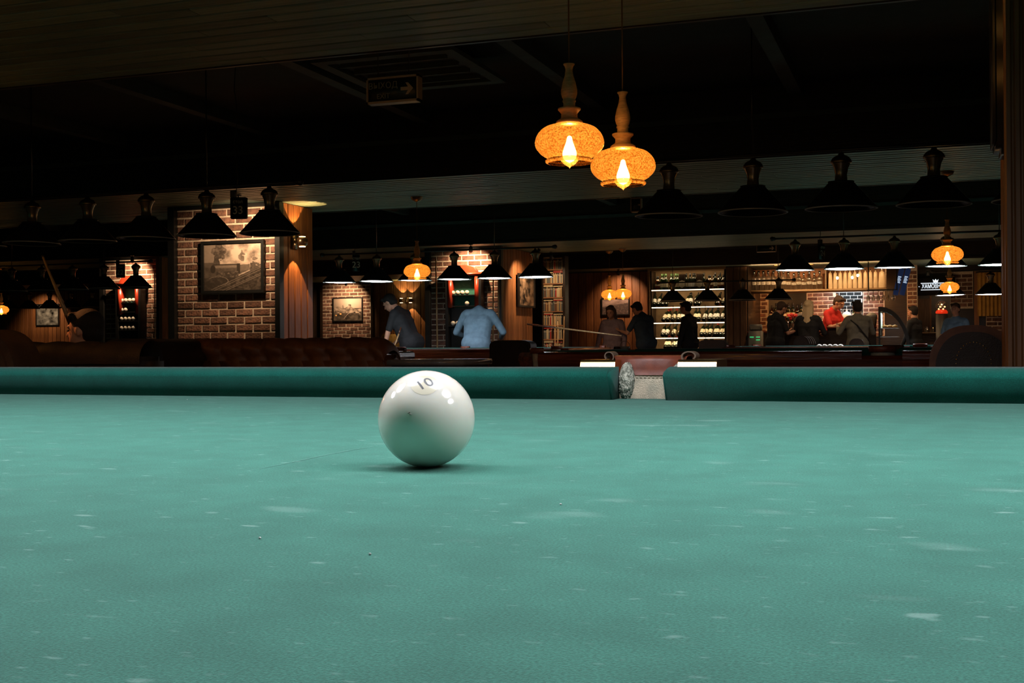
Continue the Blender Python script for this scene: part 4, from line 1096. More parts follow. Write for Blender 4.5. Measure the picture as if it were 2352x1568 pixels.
for k in range(12):
    link('wine_glass', gm_, None, (rk.location.x-.28+.085*(k % 6), 21.82+.16*(k//6), 1.80), label='upside down stemmed glass hanging %s in the %s row of the rack over the bar' % (ORD[k % 6], ('front', 'rear')[k//6]), cat='glass', group='glasses in the hanging rack')
# bottles and taps on the dark back shelf behind the guests (left of the brick)
bs = empty('back_shelf', 'dark shelf of tall bottles behind the first bar guest', 'shelf', (bx(1815), Y1-.16, 1.32))
M().box(bx(1770)-bx(1815), bx(1854)-bx(1815), -.10, .12, -.03, 0).build('board', W_DARK, bs)
M().box(bx(1770)-bx(1815), bx(1854)-bx(1815), .12, .14, -.3, .55).build('back_board', BLACK, bs)
for k in range(8): bottle('dark' if k % 3 else 'amber', (bx(1776+k*9.6), Y1-.18, 1.32), '%s tall bottle from the left on the shelf behind the first bar guest' % ORD[k], 'bottles on the dark back shelf', s=1.0)
# sink shelf in front of the black tiles
sk = empty('steel_shelf', 'bright steel shelf with glassware in front of the black tiles', 'shelf', (bx(1950), Y1-.25, 1.34))
M().box(-.28, .26, -.08, .2, -.02, 0).build('board', CHROME, sk)
for k, (kind_, xx) in enumerate((('clear', -.22), ('clear', -.13), ('green', .10), ('green', .17), ('clear', .23))):
    bottle(kind_, (bx(1950)+xx, Y1-.22, 1.34), '%s bottle on the steel shelf before the black tiles, number %s from the left' % (kind_, ('one', 'two', 'three', 'four', 'five')[k]), None, s=.62)
t = empty('glass_cloche', 'round lidded glass dish on the steel shelf before the black tiles', 'dish', (bx(1950)-.02, Y1-.25, 1.34))
M().lathe([(.09, 0), (.092, .05), (.08, .09), (.05, .12), (.02, .13), (.015, .15), (.022, .165), (.0, .17)], 20).build('lid', mat('frosted_glass', (.75, .85, .88), .2), t); M().lathe([(.0, 0), (.10, 0), (.105, .012), (.0, .012)], 20).build('plate', CHROME, t)
# display case with curved glass
YD = 21.35
d_ = lambda p: XP(p, YD)
x0d, x1d = d_(2022), d_(2091); zt_ = at(2030, 704, Y=YD).z
t = empty('display_case', 'glass pastry display case with black curved frame at the right end of the bar', 'display case', (x0d, YD, 0))
wd = x1d-x0d
def arc(r0, k=14): return [(wd*r0*math.sin(math.pi/2*i/k), .70+(zt_-.70)*(r0*math.cos(math.pi/2*i/k))) for i in range(k+1)]
for yy in (0, .9):
    a_, b_ = arc(1.0), arc(.90)
    M().prism(a_+b_[::-1], yy, yy+.03, 'y').build('arched_frame', BLACK, t)
M().prism(arc(.985)+arc(.97)[::-1], .03, .90, 'y', smooth=True).build('curved_glass', GL_C, t)
M().box(-.03, 0, 0, .93, .3, zt_).build('back_frame', BLACK, t)
M().box(0, wd, 0, .93, .0, .72).build('base_cabinet', W_DARK, t)
for z in (.98, 1.13): M().box(.0, wd*.62, .03, .88, z-.012, z).build('shelf', CHROME, t)
M().box(.0, .01, .04, .88, 1.0, zt_-.06).build('back_panel', mat('case_back', (.6, .75, .7), .5), t)
light('AREA', 'case_light', (.10, .45, zt_-.10), 6.0, (.85, 1, .92), t, shape='RECTANGLE', size=.1, size_y=.7)
PAS = mat('pastry', (.65, .33, .10), .7)
for k in range(6):
    o = M().lathe([(.0, 0), (.035, .0), (.045, .02), (.035, .045), (.0, .055)], 12).build('pastry', PAS, None, (x0d+.07+.085*(k % 3), YD+.12+.25*(k//3), 1.13), label='%s golden pastry in the %s row of the glass display case' % (ORD[k % 3], ('front', 'rear')[k//3]), cat='pastry', group='pastries in the display case')
p = at(2004, 735, Y=21.5)
t = empty('paper_cup', 'large pale cup beside the display case on the bar', 'cup', (p.x-.03, 21.9, 1.17))
M().lathe([(.0, 0), (.075, 0), (.095, .17)], 18).build('cup_body', mat('kraft_paper', (.45, .36, .26), .8), t); M().lathe([(.098, .165), (.098, .18), (.09, .20), (.05, .235), (.0, .24)], 18).build('dome_lid', mat('lid_plastic', (.6, .56, .5), .3), t)
# blue banners, faint glow put into cloth and lettering
for i, (px, tl) in enumerate(((2064, 14), (2079, 14))):
    p = at(px, 647, Y=21.9)
    t = empty('blue_banner', ('left', 'right')[i]+' narrow dark blue banner with white lettering leaning above the display case', 'banner', (p.x, 21.9, p.z))
    rot = Matrix.Rotation(R(tl), 4, 'Y')
    M().box(-.045, .045, -.006, .006, -.24, .24).xf(rot).build('cloth_panel', mat('navy_cloth_glow', (.015, .03, .12), .6, emit=(.1, .2, .6), es=.05), t)
    f = M()
    for k in range(5): f.box(-.03, -.03+(.06, .05, .06, .045, .055)[k], -.009, -.006, -.02+k*.026, -.006+k*.026)
    tag(f.xf(rot).build('lettering', emat('banner_white_glow', (.65, .8, 1), .8), t), kind='stuff')
    M().tube([rot @ Vector((0, 0, .24)), (0.05, 0, ZS-p.z)], .004, 6).build('cord', BLACK, t)
# the lit lettered sign
p = at(2149, 657, Y=23.2)
t = empty('lit_sign', 'black sign with glowing white crown and Cyrillic lettering on the far wall', 'sign', (p.x, 23.2, p.z))
GLOW = emat('sign_white', (.78, .88, 1), 1.6)
M().cbox(-.34, .34, 0, .04, -.16, .16, .008).build('sign_board', BLACK, t)
for z in (.058, -.065): M().box(-.26, .26, -.004, 0, z-.005, z+.005).build('glowing_line', GLOW, t)
me = text_mesh('ХАМОВНИКИ', .108, .001); me.materials.append(GLOW); o = link('lettering', me, t, (0, -.003, -.003), (R(90), 0, 0))
wd_ = o.dimensions.x or .7; o.scale = (.48/max(wd_, .01) if wd_ > .01 else .8, 1, 1)
cw = M()
cw.prism([(-.038, .07), (.038, .07), (.050, .13), (.022, .10), (0, .135), (-.022, .10), (-.050, .13)], -.004, 0, 'y')
cw.build('crown', GLOW, t)
for s in (-1, 1): M().ball((s*.29, -.003, -.003), .007, .003, .007, 8, 6).build('dot', GLOW, t)
for s in (-.3, .3): M().tube([(s, .02, .16), (s, .02, ZS-p.z+.3)], .004, 6).build('hanging_wire', BLACK, t)
# glowing globe with red collar on a dark cabinet, right end
p = at(2163, 716, Y=22.4)
t = empty('vending_globe', 'glass globe machine with red collar and orange glow beneath the lettered sign', 'machine', (p.x, 22.4, 0))
M().cbox(-.10, .10, -.08, .1, 0, p.z-.04, .01).build('pedestal', BLACK, t)
M().lathe([(.10, -.03), (.105, .0), (.085, .03), (.06, .035)], 20, (0, 0, p.z)).build('red_collar', mat('red_enamel', (.75, .03, .01), .25, emit=(1, .05, .01), es=.35), t)
M().ball((0, 0, p.z+.11), .10, n=20).build('glass_globe', GL_C, t)
for k in range(5): M().ball((-.05+.025*k, -.02, p.z+.05+.04*(k % 3)), .014).build('bulb', emat('globe_bulb', (1, .5, .2), 5), t)
t = empty('side_shelf', 'low wooden shelf with glassware beneath the lit sign', 'shelf', (XP(2150, 22.95), 22.95, 0))
zz_ = at(2140, 762, Y=22.2).z
M().cbox(-.36, .36, -.15, .2, zz_-.03, zz_, .006).box(-.34, .34, .15, .2, 0, zz_-.03).box(-.34, -.30, -.1, .2, 0, zz_-.03).box(.30, .34, -.1, .2, 0, zz_-.03).build('shelf_frame', SHW, t)
for k in range(6):
    link('drinking_glass', M().lathe([(.0, 0), (.03, 0), (.036, .10)], 12).mesh('drinking_glass', GL_C), None, (t.location.x-.27+k*.1, 22.85, zz_), label='%s short drinking glass from the left on the low shelf beneath the lit sign' % ORD[k], cat='glass', group='glasses on the low shelf')
light('POINT', 'alcove_light', (XP(2168, 22.0), 21.95, 1.75), 6, (1, .6, .3), None, shadow_soft_size=.05)
# small warm ceiling point and curtain on the far right
ceiling_spot((XP(2133, 22.6), 22.6, 2.12), (XP(2133, 22.6), 22.62, .5), 3, 'tiny bright ceiling spot above the lit lettered sign', 60)
YK = 23.3
t = empty('curtain', 'dim golden curtain at the far right beside the ribbed column', 'curtain', (XP(2284, YK), YK, 1.2))
poly = [(-.28+.56*i/40, .02*math.sin(i*1.3)) for i in range(41)]
M().prism(poly+[(x, y+.006) for x, y in poly[::-1]], .15, .95, 'z', smooth=True).build('drape', mat('gold_drape', (.5, .27, .05), .8), t)
M().tube([(-.3, 0, .96), (.3, 0, .96)], .012, 8).tube([(-.29, 0, .96), (-.29, .30, .96)], .01, 6).tube([(.29, 0, .96), (.29, .30, .96)], .01, 6).build('rod', BLACK, t)

# ================================================================= EXIT SIGNS
def exit_sign(px0, py0, px1, py1, Y, label, ceilz=ZC, small=False):
    a = at(px0, py0, Y=Y); b_ = at(px1, py1, Y=Y); w_ = b_.x-a.x; h_ = a.z-b_.z
    t = empty('exit_sign', label, 'sign', ((a.x+b_.x)/2, Y, (a.z+b_.z)/2), 0)
    M().cbox(-w_/2+.008, w_/2-.008, -.012, .03, -h_/2+.008, h_/2-.008, .003).build('sign_panel', mat('exit_green', (.008, .022, .016), .4), t)
    FRM = mat('exit_frame', (.55, .40, .28), .35)
    f = M().box(-w_/2, w_/2, -.02, .035, h_/2-.010, h_/2).box(-w_/2, w_/2, -.02, .035, -h_/2, -h_/2+.012).box(-w_/2, -w_/2+.008, -.02, .035, -h_/2, h_/2).box(w_/2-.010, w_/2, -.02, .035, -h_/2, h_/2).build('frame', FRM, t)
    LT = mat('exit_letter', (.30, .30, .25), .6); LA = mat('exit_arrow', (.6, .48, .36), .6)
    if not small:
        for (s, sz, x_, z_) in (('ВЫХОД', .046, -.056, .024), ('EXIT', .038, -.054, -.032)):
            me = text_mesh(s, sz, .0005); me.materials.append(LT); link('lettering', me, t, (x_, -.014, z_), (R(90), 0, 0))
    k = w_/.27
    M().prism([(-.03*k, -.008*k), (.008*k, -.008*k), (-.005*k, -.028*k), (.008*k, -.028*k), (.034*k, 0), (.008*k, .028*k), (-.005*k, .028*k), (.008*k, .008*k), (-.03*k, .008*k)], -.016, -.012, 'y').build('arrow', LA, t, (w_*.27, 0, .0))
    for s in (-.3, .3): M().tube([(s*w_, 0, h_/2), (s*w_, 0, ceilz-t.location.z)], .003, 6).build('hanging_rod', BLACK, t)
    return t
exit_sign(845, 182, 964, 232, 5.7, 'large dark exit sign with arrow hanging near the ceiling left of the amber pair')
exit_sign(1738, 563, 1783, 578, 20.8, 'small green arrow sign above the left end of the bar', small=True)
exit_sign(1449, 455, 1474, 487, 11.4, 'small dark framed sign below the right hanging amber pendant', small=True)
# dark wall mounted screen by the right column
p = at(2305, 210, Y=4.6)
t = empty('wall_speaker', 'tall black rounded panel hanging from the right column at the top right corner', 'speaker', (xr+.045, 4.6, 1.86))
M().cbox(-.05, .01, -.16, .16, -.42+.12, .42, .02).build('speaker_cabinet', mat('speaker_black', (.02, .018, .016), .3), t)
M().cbox(-.06, -.048, -.14, .14, -.27, .39, .005).build('grille', BLACK, t)
# ================================================================= SEATING
def sofa_tufted(loc, x0, x1, ztop, label):
    """low back seen from the front: rolled top, slanting channel folds, left scroll arm with nail heads"""
    t = empty('sofa', label, 'sofa', loc)
    nx, nz = 150, 26; vs = []; fs = []; L = x1-x0; pitch = L/9.5
    for j in range(nz+1):
        v = j/nz
        for i in range(nx+1):
            u = i/nx; x = x0+L*u
            # profile: rises from the seat, rolls over the top
            if v < .6: y = -.0+.03*v; z = .42+(ztop-.08-.42)*(v/.6)
            else: th = (v-.6)/.4*math.pi*1.05; y = .10-.11*math.cos(th)+.0; z = ztop-.08+.08*math.sin(th)
            ph = ((x-x0)/pitch+ 2.0*min(v, .8)) % 1.0
            fold = abs(math.sin(math.pi*ph))**.5
            dep = .035*(1-fold)
            edge = min(1, (1-u)*14); ez = math.sqrt(max(0, 1-(1-edge)**2))
            z -= (1-ez)*.07
            if v > .55: z -= dep*.25
            vs.append((x, y+dep, z))
    for j in range(nz):
        for i in range(nx):
            a = j*(nx+1)+i; fs.append((a, a+1, a+nx+2, a+nx+1))
    M().add(vs, fs, 0, True).build('tufted_back', LEATH, t)
    M().cbox(x0, x1, .02, .26, .12, ztop-.10, .03).build('back_frame', LEATH, t)
    M().cbox(x0+.05, x1, -.55, .02, .12, .44, .05).build('seat', LEATH, t)
    M().cbox(x0+.07, x1-.05, -.52, -.02, .44, .50, .03).build('seat_cushion', LEATH, t)
    # arms: scroll fronts
    for s, xa in ((-1, x0+.06), (1, x1-.06)):
        if s == 1: continue
        n = 18; r = .125
        prof = [(-.10, .12), (-.10, ztop-.16)]+[(-.005-r*math.cos(math.pi*k/n), ztop-.125+r*.98*math.sin(math.pi*k/n)) for k in range(n+1)]+[(.10, ztop-.16), (.10, .12)]
        am = M().prism(prof, -.60, .10, 'y', smooth=True).build('arm', LEATHD, t, (xa-.05, 0, 0))
        md = am.modifiers.new('b', 'BEVEL'); md.width = .012; md.segments = 3; md.limit_method = 'ANGLE'; md.angle_limit = R(50)
        for k in range(15):
            th = math.pi*k/14; r2 = .068
            px, pz = (-.005-r2*math.cos(th)), ztop-.150+r2*math.sin(th)
            M().ball((px, -.604, pz), .0035, .003, .0035, 8, 5).build('nail_head', BRASS, am)
        for k in range(5):
            for sx_ in (-1, 1): M().ball((-.005+sx_*r2, -.604, ztop-.17-.022*k), .0035, .003, .0035, 8, 5).build('nail_head', BRASS, am)
    fm = M().lathe([(.0, 0), (.03, 0), (.04, .06), (.03, .12), (.0, .12)], 14).mesh('foot', W_DARK)
    for x in (x0+.08, x1-.08):
        for y in (-.48, .2): link('foot', fm, t, (x, y, 0))
    return t
Ys = 5.74
zb_ = 5.9
xl = at(432, 800, Y=Ys).x; xr_ = at(881, 800, Y=Ys).x
zt_s = at(640, 775, Y=Ys).z
sofa_tufted((xl-.03, Ys, 0), 0, xr_-xl+.03, zt_s, 'brown leather sofa with slanting tufted folds below the train picture column')
# sofa whose back faces us at far left
Yl = 4.25
xa, xb = at(-120, 800, Y=Yl).x, at(318, 800, Y=Yl).x; zt_l = at(200, 783, Y=Yl).z
t = empty('sofa', 'dark sofa seen from behind at the left, a person seated on it', 'sofa', (xa, Yl, 0))
n = 40; Lx = xb-xa
vs = []; fs = []
for i in range(161):
    u = i/160; x = Lx*u; sc_ = .008*abs(math.sin(math.pi*x/.16))
    for k in range(15):
        th = math.pi*1.25*k/14-.2
        vs.append((x, .09-.085*math.cos(th), zt_l-.085+(.078+sc_)*math.sin(th)))
for i in range(160):
    for k in range(14): a = i*15+k; fs.append((a, a+15, a+16, a+1))
M().add(vs, fs, 0, True).build('rolled_top', LEATHD, t)
M().cbox(0, Lx, .02, .20, .10, zt_l-.07, .02).build('back_panel', LEATHD, t)
M().cbox(.05, Lx-.05, .2, .78, .12, .44, .05).build('seat', LEATH, t)
for x in (.05, Lx-.05):
    M().cbox(x-.09, x+.09, .1, .80, .12, .66, .05).build('arm', LEATHD, t)
    for y in (.08, .7): M().lathe([(.0, 0), (.03, 0), (.04, .06), (.03, .12), (.0, .12)], 14).build('foot', W_DARK, t, (x, y, 0))
def armchair(px0, px1, pytop, Y, label, depth=.55, m1=LEATHD, m2=LEATH, nails=True, flat=False):
    a = at(px0, 800, Y=Y); b = at(px1, 800, Y=Y); zt = at((px0+px1)/2, pytop, Y=Y).z; w_ = (b.x-a.x)/2
    t = empty('armchair', label, 'armchair', ((a.x+b.x)/2, Y, 0))
    n = 26; zb = zt-w_*(.35 if flat else 1.0)
    ex = (lambda c: math.copysign(abs(c)**(.45 if flat else .8), c))
    arch = [(-w_*ex(math.cos(math.pi*k/n)), zb+(zt-zb)*abs(math.sin(math.pi*k/n))**(.6 if flat else .92)) for k in range(n+1)]
    prof = [(-w_*(1.0 if flat else 1.08), .14)]+arch+[(w_*(1.0 if flat else 1.08), .14)]
    o = M().prism(prof, 0, .16, 'y', smooth=True).build('back_shell', m2, t)
    md = o.modifiers.new('b', 'BEVEL'); md.width = .03; md.segments = 4; md.limit_method = 'ANGLE'; md.angle_limit = R(50)
    k_ = .86
    M().prism([(x*k_, .16+(z-.16)*(.965)) for x, z in prof], -.012, .002, 'y', smooth=True).build('outer_panel', m1, t)
    M().cbox(-w_*.9, w_*.9, .16, .16+depth, .14, .45, .04).build('seat', m2, t)
    for s in (-1, 1): M().cbox(s*w_*.98-.06, s*w_*.98+.06, .1, .14+depth, .14, .66, .04).build('arm', m2, t)
    fm = M().lathe([(.0, 0), (.022, 0), (.03, .14), (.0, .14)], 12).mesh('foot', W_DARK)
    for x in (-w_*.8, w_*.8):
        for y in (.05, depth): link('foot', fm, t, (x, y, 0))
    if nails:
        for k in range(17):
            th = math.pi*k/16; r2 = w_*.40
            M().ball((w_*.02-r2*math.cos(th)*(1+.0*k), -.014, zt-w_*.42-r2*1.3*(1-math.sin(th))), .003, .002, .003, 8, 5).build('nail_head', BRASS, t)
    return t
armchair(2134, 2336, 746, 5.1, 'brown round backed armchair with nail head trim at the right edge')
armchair(1124, 1219, 781, 9.4, 'small dark armchair with flat rolled back right of the ball', nails=False, flat=True, m1=LEATHD, m2=LEATHD)
armchair(-150, 34, 756, 3.75, 'dark armchair back at the left edge of the picture', nails=False, m2=LEATHD)
armchair(1640-35, 1640+30, 780, 18.9, 'dark low chair before the wine cabinet', nails=False, flat=True, m2=LEATHD)
STR = mat('striped_fabric', (.5, .45, .42), .8)
tt = armchair(1822, 1868, 770, 19.2, 'round back chair with pale stripes behind the blonde woman', nails=False, m1=LEATHD, m2=LEATHD)
for k in range(4):
    M().tube([(.02+k*.030+.16*math.cos(th)*.55, -.02, tt_z) for th, tt_z in [(R(90-a_), at(1845, 770, Y=19.2).z-.02-.17*(1-math.sin(R(90-a_)))) for a_ in range(0, 80, 10)]], .006, 6).build('stripe', STR, tt)
armchair(1950, 1985, 777, 19.2, 'dark brown chair back before the guest in grey', nails=False, m2=LEATHD)
# olive tufted bench under the twin sconce
YO = 22.9
a = at(862, 780, Y=YO); b = at(908, 780, Y=YO); zt = at(885, 767, Y=YO).z
OLV = mat('olive_velvet', (.16, .12, .03), .8)
t = empty('bench_seat', 'olive green tufted bench against the far dark boards', 'bench', ((a.x+b.x)/2, YO, 0))
hw = (b.x-a.x)/2
M().cbox(-hw, hw, .3, .45, .1, zt, .03).build('back', OLV, t); M().cbox(-hw, hw, -.2, .3, .1, .45, .04).build('seat', OLV, t)
bt = M()
for i in range(5):
    for j in range(3): bt.ball((-hw+.05+i*(hw*2-.1)/4, .298, zt-.06-j*.1), .010, .006, .010, 8, 5)
tag(bt.build('buttons', OLV, t), kind='stuff')
for x in (-hw+.05, hw-.05):
    for y in (-.15, .4): M().cyl(.02, 0, .11).build('foot', W_DARK, t, (x, y, 0))
# low glass-topped table left of the armchair
a = at(887, 828, Y=5.5); b = at(1060, 828, Y=5.5)
zt = at(960, 826, Y=5.5).z
t = empty('low_table', 'low dark table with a shiny grey top behind the ball', 'table', ((a.x+b.x)/2, 5.5, 0))
hw = (b.x-a.x)/2
M().cbox(-hw, hw, 0, .45, zt-.03, zt, .004).build('tabletop', mat('grey_glossy_top', (.25, .24, .24), .12), t)
M().box(-hw+.02, hw-.02, .02, .43, zt-.13, zt-.03).build('apron', W_DARK, t)
for x in (-hw+.04, hw-.04):
    for y in (.05, .40): M().box(x-.025, x+.025, y-.025, y+.025, 0, zt-.13).build('leg', W_DARK, t)

# ================================================================= PEOPLE
SKIN = mat('skin', (.62, .33, .22), .55, c2=(.56, .28, .18), nscale=30)
HAIRD = mat('dark_hair', (.010, .007, .006), .7, nscale=90, stretch=(8, 8, 1), bump=.5)
HAIRB = mat('brown_hair', (.07, .035, .02), .6, nscale=90, stretch=(8, 8, 1), bump=.5)
HAIRY = mat('blonde_hair', (.80, .62, .38), .55, c2=(.6, .45, .26), nscale=60, stretch=(10, 10, 1), bump=.5)
EYEM = mat('eye', (.03, .02, .02), .2)
TR = mat('dark_trousers', (.02, .022, .028), .8)
SHOE = mat('dark_shoe', (.02, .018, .016), .5)
def fuse(m, name, mt, parent, vox=.010, smooth=3):
    me = m.mesh('tmp', mt); o = bpy.data.objects.new('tmp', me); COL.objects.link(o)
    r = o.modifiers.new('r', 'REMESH'); r.mode = 'VOXEL'; r.voxel_size = vox; r.use_smooth_shade = True
    s = o.modifiers.new('s', 'SMOOTH'); s.iterations = smooth; s.factor = .5
    dg = bpy.context.evaluated_depsgraph_get(); e = bpy.data.meshes.new_from_object(o.evaluated_get(dg))
    bpy.data.objects.remove(o); e.name = name
    for p in e.polygons: p.use_smooth = True
    return link(name, e, parent)
def person(loc, face, H, label, shirt=None, lean=0, nod=0, turn=0, hair=HAIRD, hairlen='short', arms=((.07, .04, -.27), (.09, .14, -.48)), armsr=None, sleeve='short', trousers=TR, seated=False, beard=False, width=1.0, cap=False, bag=False):
    """face: heading in degrees, 0 looks along +y. arms: elbow and wrist offsets from the shoulder (out, forward, up)"""
    k = H/1.75
    t = empty('person', label, 'person', loc, R(face))
    hip = Vector((0, 0, .92*k)) if not seated else Vector((0, 0, .46*k))
    Rl = Matrix.Rotation(R(-lean), 4, 'X')
    U = lambda x, y, z: hip+(Rl @ Vector((x*k*width, y*k, z*k)))
    B = M(); S = M(); T = M()
    # torso
    def torso(G, e):
        G.capsule(U(-.075, 0, .0), U(.075, 0, .0), .115*k+e, .115*k+e, .95)
        G.capsule(U(-.045, 0, .14), U(.045, 0, .14), .110*k+e, .110*k+e, .9)
        G.capsule(U(-.085, 0, .33), U(.085, 0, .33), .108*k+e, .108*k+e, .95)
        for s in (-1, 1): G.capsule(U(s*.06, 0, .0), U(s*.085, 0, .36), .105*k+e, .10*k+e)
        G.capsule(U(-.15, -.01, .455), U(.15, -.01, .455), .062*k+e, .062*k+e)
        G.capsule(U(-.05, -.01, .47), U(0, 0, .53), .07*k+e*.6, .058*k+e*.4)
        G.capsule(U(.05, -.01, .47), U(0, 0, .53), .07*k+e*.6, .058*k+e*.4)
    torso(B, 0); torso(S, .014); S.capsule(hip+Vector((-.06*k, -.01, .03)), hip+Vector((.06*k, -.01, .03)), .152*k, .152*k, .95)
    neck0 = U(0, -.005, .50); Rn = Rl @ Matrix.Rotation(R(-nod), 4, 'X') @ Matrix.Rotation(R(turn), 4, 'Z')
    neck1 = neck0+(Rn @ Vector((0, .015, .10)))*k
    B.capsule(neck0, neck1, .058*k, .055*k)
    hc = neck1+(Rn @ Vector((0, .025, .085)))*k
    Hd = lambda x, y, z: hc+(Rn @ Vector((x*k, y*k, z*k)))
    rm = Rn.to_3x3()
    B.ball(Hd(0, -.012, .022), .076*k, .095*k, .093*k, 20, 14, rot=rm)
    B.ball(Hd(0, .018, -.032), .061*k, .075*k, .080*k, 18, 12, rot=rm)
    B.ball(Hd(0, .054, -.080), .030*k, .030*k, .026*k, 12, 8, rot=rm)
    B.capsule(Hd(0, .086, .018), Hd(0, .106, -.018), .009*k, .0125*k)
    B.capsule(Hd(-.022, .084, -.055), Hd(.022, .084, -.055), .009*k, .009*k)
    B.capsule(Hd(-.035, .082, .030), Hd(.035, .082, .030), .010*k, .010*k)
    for s in (-1, 1): B.ball(Hd(s*.078, -.005, -.005), .010*k, .018*k, .030*k, 10, 8, rot=rm)
    hands = []
    # arms
    for s in (-1, 1):
        el, wr = arms if (s < 0 or armsr is None) else armsr
        sh = U(s*.185, -.01, .445)
        E = sh+(Rl.to_3x3() @ Vector((s*el[0], el[1], el[2])))*k if False else sh+Vector((s*el[0], el[1], el[2]))*k
        W = sh+Vector((s*wr[0], wr[1], wr[2]))*k
        B.capsule(sh, E, .046*k, .036*k); B.capsule(E, W, .036*k, .024*k)
        d = (W-E).normalized(); palm = W+d*.075*k; lat = Vector((s, 0, 0)); lat = (lat-d*lat.dot(d))
        lat = lat.normalized() if lat.length > .1 else Vector((0, 0, 1)); nrm = d.cross(lat)
        B.capsule(W, palm, .026*k, .030*k, .55, lat=lat)
        for f in range(4):
            o_ = lat*(.024-.016*f)*k; l1 = (.040, .046, .043, .034)[f]*k
            a_ = palm+o_+d*.012*k; m_ = a_+d*l1+nrm*.010*k; e_ = m_+d*l1*.55+nrm*.022*k
            B.capsule(a_, m_, .0088*k, .0082*k, n=8); B.capsule(m_, e_, .0082*k, .007*k, n=8)
        th0 = W+lat*(-s)*0+d*.02*k-lat*.022*k; th1 = th0-lat*.026*k+d*.03*k
        B.capsule(th0, th1, .0105*k, .0095*k, n=8); B.capsule(th1, th1+d*.028*k+nrm*.008*k, .0095*k, .008*k, n=8)
        S.capsule(sh, sh.lerp(E, .75 if sleeve == 'short' else 1), .058*k, .05*k)
        if sleeve == 'long': S.capsule(E, E.lerp(W, .96), .050*k, .036*k)
    # legs
    for s in (-1, 1):
        h0 = hip+Vector((s*.085*k, 0, -.02*k))
        if seated: kn = h0+Vector((s*.05, .42, .0))*k; an = Vector((kn.x, kn.y+.02, .09*k))
        else: kn = Vector((s*.10*k, .02*k, .50*k)); an = Vector((s*.11*k, -.01*k, .09*k))
        B.capsule(h0, kn, .080*k, .055*k); B.capsule(kn, an, .055*k, .036*k); B.capsule(an, an+Vector((0, .13*k, -.05*k)), .036*k, .032*k)
        T.capsule(h0, kn, .096*k, .068*k); T.capsule(kn, an, .068*k, .055*k)
        M().ball(an+Vector((0, .06*k, -.045*k)), .050*k, .135*k, .045*k, 14, 10).build('shoe', SHOE, t)
    T.capsule(hip+Vector((-.07*k, 0, .02)), hip+Vector((.07*k, 0, .02)), .125*k, .125*k, .95)
    body = fuse(B, 'body', SKIN, t, .0085, 2)
    fuse(S, 'shirt', shirt, t, .012, 3)
    fuse(T, 'trousers', trousers, t, .013, 3)
    if bag: M().tube([U(-.17, -.06, .47), U(-.05, -.135, .34), U(.12, -.14, .10), U(.20, -.05, -.06)], .012, 6).build('bag_strap', BLACK, t)
    Hh = M()
    Hh.ball(Hd(0, -.026, .040), .084*k, .098*k, .090*k, 20, 14, rot=rm)
    Hh.capsule(Hd(-.05, .045, .088), Hd(.05, .045, .088), .026*k, .026*k)
    if hairlen == 'long':
        for i in range(-3, 4): Hh.capsule(Hd(i*.022, -.075+abs(i)*.008, .02), neck0+(Rl @ Vector((i*.026*k, -.085*k+abs(i)*.006, -.13*k))), .034*k, .020*k)
        for s in (-1, 1): Hh.capsule(Hd(s*.072, .0, .03), Hd(s*.078, -.01, -.13), .022*k, .018*k)
    elif hairlen == 'bob':
        Hh.ball(Hd(0, -.05, -.005), .086*k, .080*k, .095*k, 18, 12, rot=rm)
        Hh.ball(Hd(.0, -.09, .09), .040*k, n=12)
    else:
        Hh.ball(Hd(0, -.052, -.012), .076*k, .062*k, .070*k, 18, 12, rot=rm)
    fuse(Hh, 'hair', hair, t, .009, 2)
    if beard:
        Bd = M(); Bd.ball(Hd(0, .048, -.080), .038*k, .036*k, .032*k, 14, 10, rot=rm)
        for s in (-1, 1): Bd.capsule(Hd(s*.052, .028, -.055), Hd(s*.025, .058, -.088), .013*k, .017*k)
        fuse(Bd, 'beard', hair, t, .008, 2)
    for s in (-1, 1): M().ball(Hd(s*.031, .083, .008), .010*k, .007*k, .006*k, 10, 8, rot=rm).build('eye', EYEM, t)
    return t
def cl(name, c, r=.85): return mat(name, c, r, c2=tuple(x*.75 for x in c), nscale=14, bump=.2)
NAT = cl('black_tee', (.014, .015, .018)); BLU = cl('pale_blue_shirt', (.19, .31, .42)); MAU = cl('mauve_shirt', (.30, .22, .25)); NVY = cl('navy_shirt', (.03, .055, .085))
REDS = cl('red_shirt', (.72, .03, .025)); OLI = cl('grey_olive_jacket', (.20, .19, .15))
def gx(px, Y): return XP(px, Y)
person((gx(945, 14.45), 14.45, 0), 84, 1.70, 'man in a dark tee leaning over the far lit table, facing left', NAT, lean=24, nod=14, hair=HAIRD, arms=((.03, .08, -.26), (.0, .16, -.50)), armsr=((.10, .10, -.25), (.02, .25, -.42)))
person((gx(1094, 14.5), 14.5, 0), 4, 1.66, 'person in a pale blue shirt bending over before the ball rack, back to us', BLU, lean=16, nod=75, width=1.1, arms=((.14, .05, -.24), (.05, .26, -.32)), sleeve='long', hair=HAIRD)
person((gx(1408, 19.6), 19.6, 0), 175, 1.58, 'long haired woman in a mauve top under the left small amber lamp', MAU, lean=4, nod=15, hair=HAIRB, hairlen='long', sleeve='long')
person((gx(1484, 19.4), 19.4, 0), 60, 1.66, 'man in a navy shirt standing left of the wine cabinet', NVY, lean=10, nod=22, arms=((.10, .10, -.24), (.05, .30, -.20)), width=1.1)
person((gx(1584, 19.9), 19.9, 0), 75, 1.63, 'dark silhouetted man standing before the wine cabinet, facing left', NAT, lean=2, nod=8, arms=((.06, .04, -.27), (.04, .10, -.50)), sleeve='long', width=1.1)
person((gx(1781, 20.9), 20.9, 0), -48, 1.66, 'bearded man in a black tee at the bar, looking down to the right', NAT, lean=3, nod=26, hair=HAIRB, beard=True, arms=((.05, .10, -.26), (-.02, .30, -.22)))
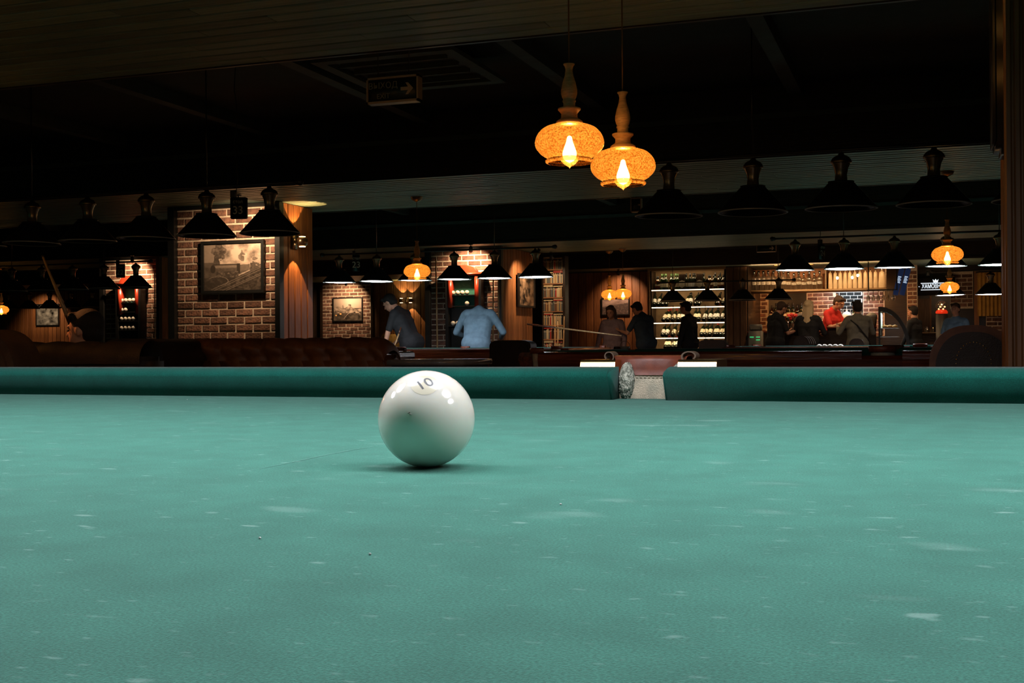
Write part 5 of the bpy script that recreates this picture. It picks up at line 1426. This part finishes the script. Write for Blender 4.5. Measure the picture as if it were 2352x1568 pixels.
person((gx(1857, 20.9), 20.9, 0), -12, 1.64, 'blonde woman in a black top at the bar, back to us', NAT, hair=HAIRY, hairlen='long', sleeve='long', arms=((.09, .10, -.25), (.0, .30, -.26)))
person((gx(1904, 22.0)+.0, 22.42, 0), -118, 1.80, 'bartender in a bright red shirt with short hair behind the bar', REDS, lean=6, nod=24, hair=HAIRB, arms=((.07, .12, -.24), (-.08, .34, -.14)))
person((gx(1970, 20.9), 20.9, 0), 28, 1.62, 'guest in a loose grey olive jacket with crossbody strap at the bar', OLI, hair=HAIRD, hairlen='bob', sleeve='long', arms=((.12, .08, -.24), (.04, .30, -.14)), width=1.15, bag=True)
person((gx(2100, 22.6), 22.6, 0), 60, 1.56, 'waiter in black walking past the brick pier right of the display case', NAT, hair=HAIRD, sleeve='long')
person((gx(2196, 21.0), 21.0, 0), 160, 1.55, 'person in a pale blue top in shadow beside the glowing globe', BLU, hair=HAIRB, sleeve='short')
ps = at(212, 768, Y=4.76)
person((ps.x+.03, 4.72, 0), 98, 1.48, 'person seated on the dark left sofa, face lit orange, facing left', NAT, seated=True, nod=4, hair=HAIRD, arms=((.10, .06, -.24), (.04, .28, -.20)))
cue(at(99, 591, Y=5.1), at(182, 792, Y=4.95), 'wooden cue held upright and slanting beside the seated person', .0058, .0135)
# long cue over the middle table
cue(at(1428, 771, Y=14.0), at(1212, 744, Y=14.9), 'pale cue held level above the table left of the mauve topped woman', .007, .014)
cue((at(905, 797, Y=14.1).x, 14.1, .853), at(921, 752, Y=14.25), 'short end of a cue under the hand of the leaning man', .006, .012)
# small things on the tables
def rail_ball(px, Y, label): 
    p = XP(px, Y); link('billiard_ball', bm_far, None, (p, Y, .834), label=label, cat='ball')
rail_ball(893, 12.6, 'white ball on the far lit table, beside the leaning man')
for (px, Y, l_) in ((1350, 8.0, 'small white handled basket on the rail of the dark table'),):
    t = empty('basket', l_, 'basket', (-2.03, 8.19, .845))
    M().lathe([(.0, 0), (.032, 0), (.036, .022), (.030, .022)], 18).build('bowl', mat('white_plastic', (.5, .47, .42), .5), t)
    M().tube([(-.034+.0*k, 0, .02) if k == 0 else (-.036*math.cos(math.pi*k/12), 0, .02+.040*math.sin(math.pi*k/12)) for k in range(13)], .0016, 6).build('handle', BLACK, t)
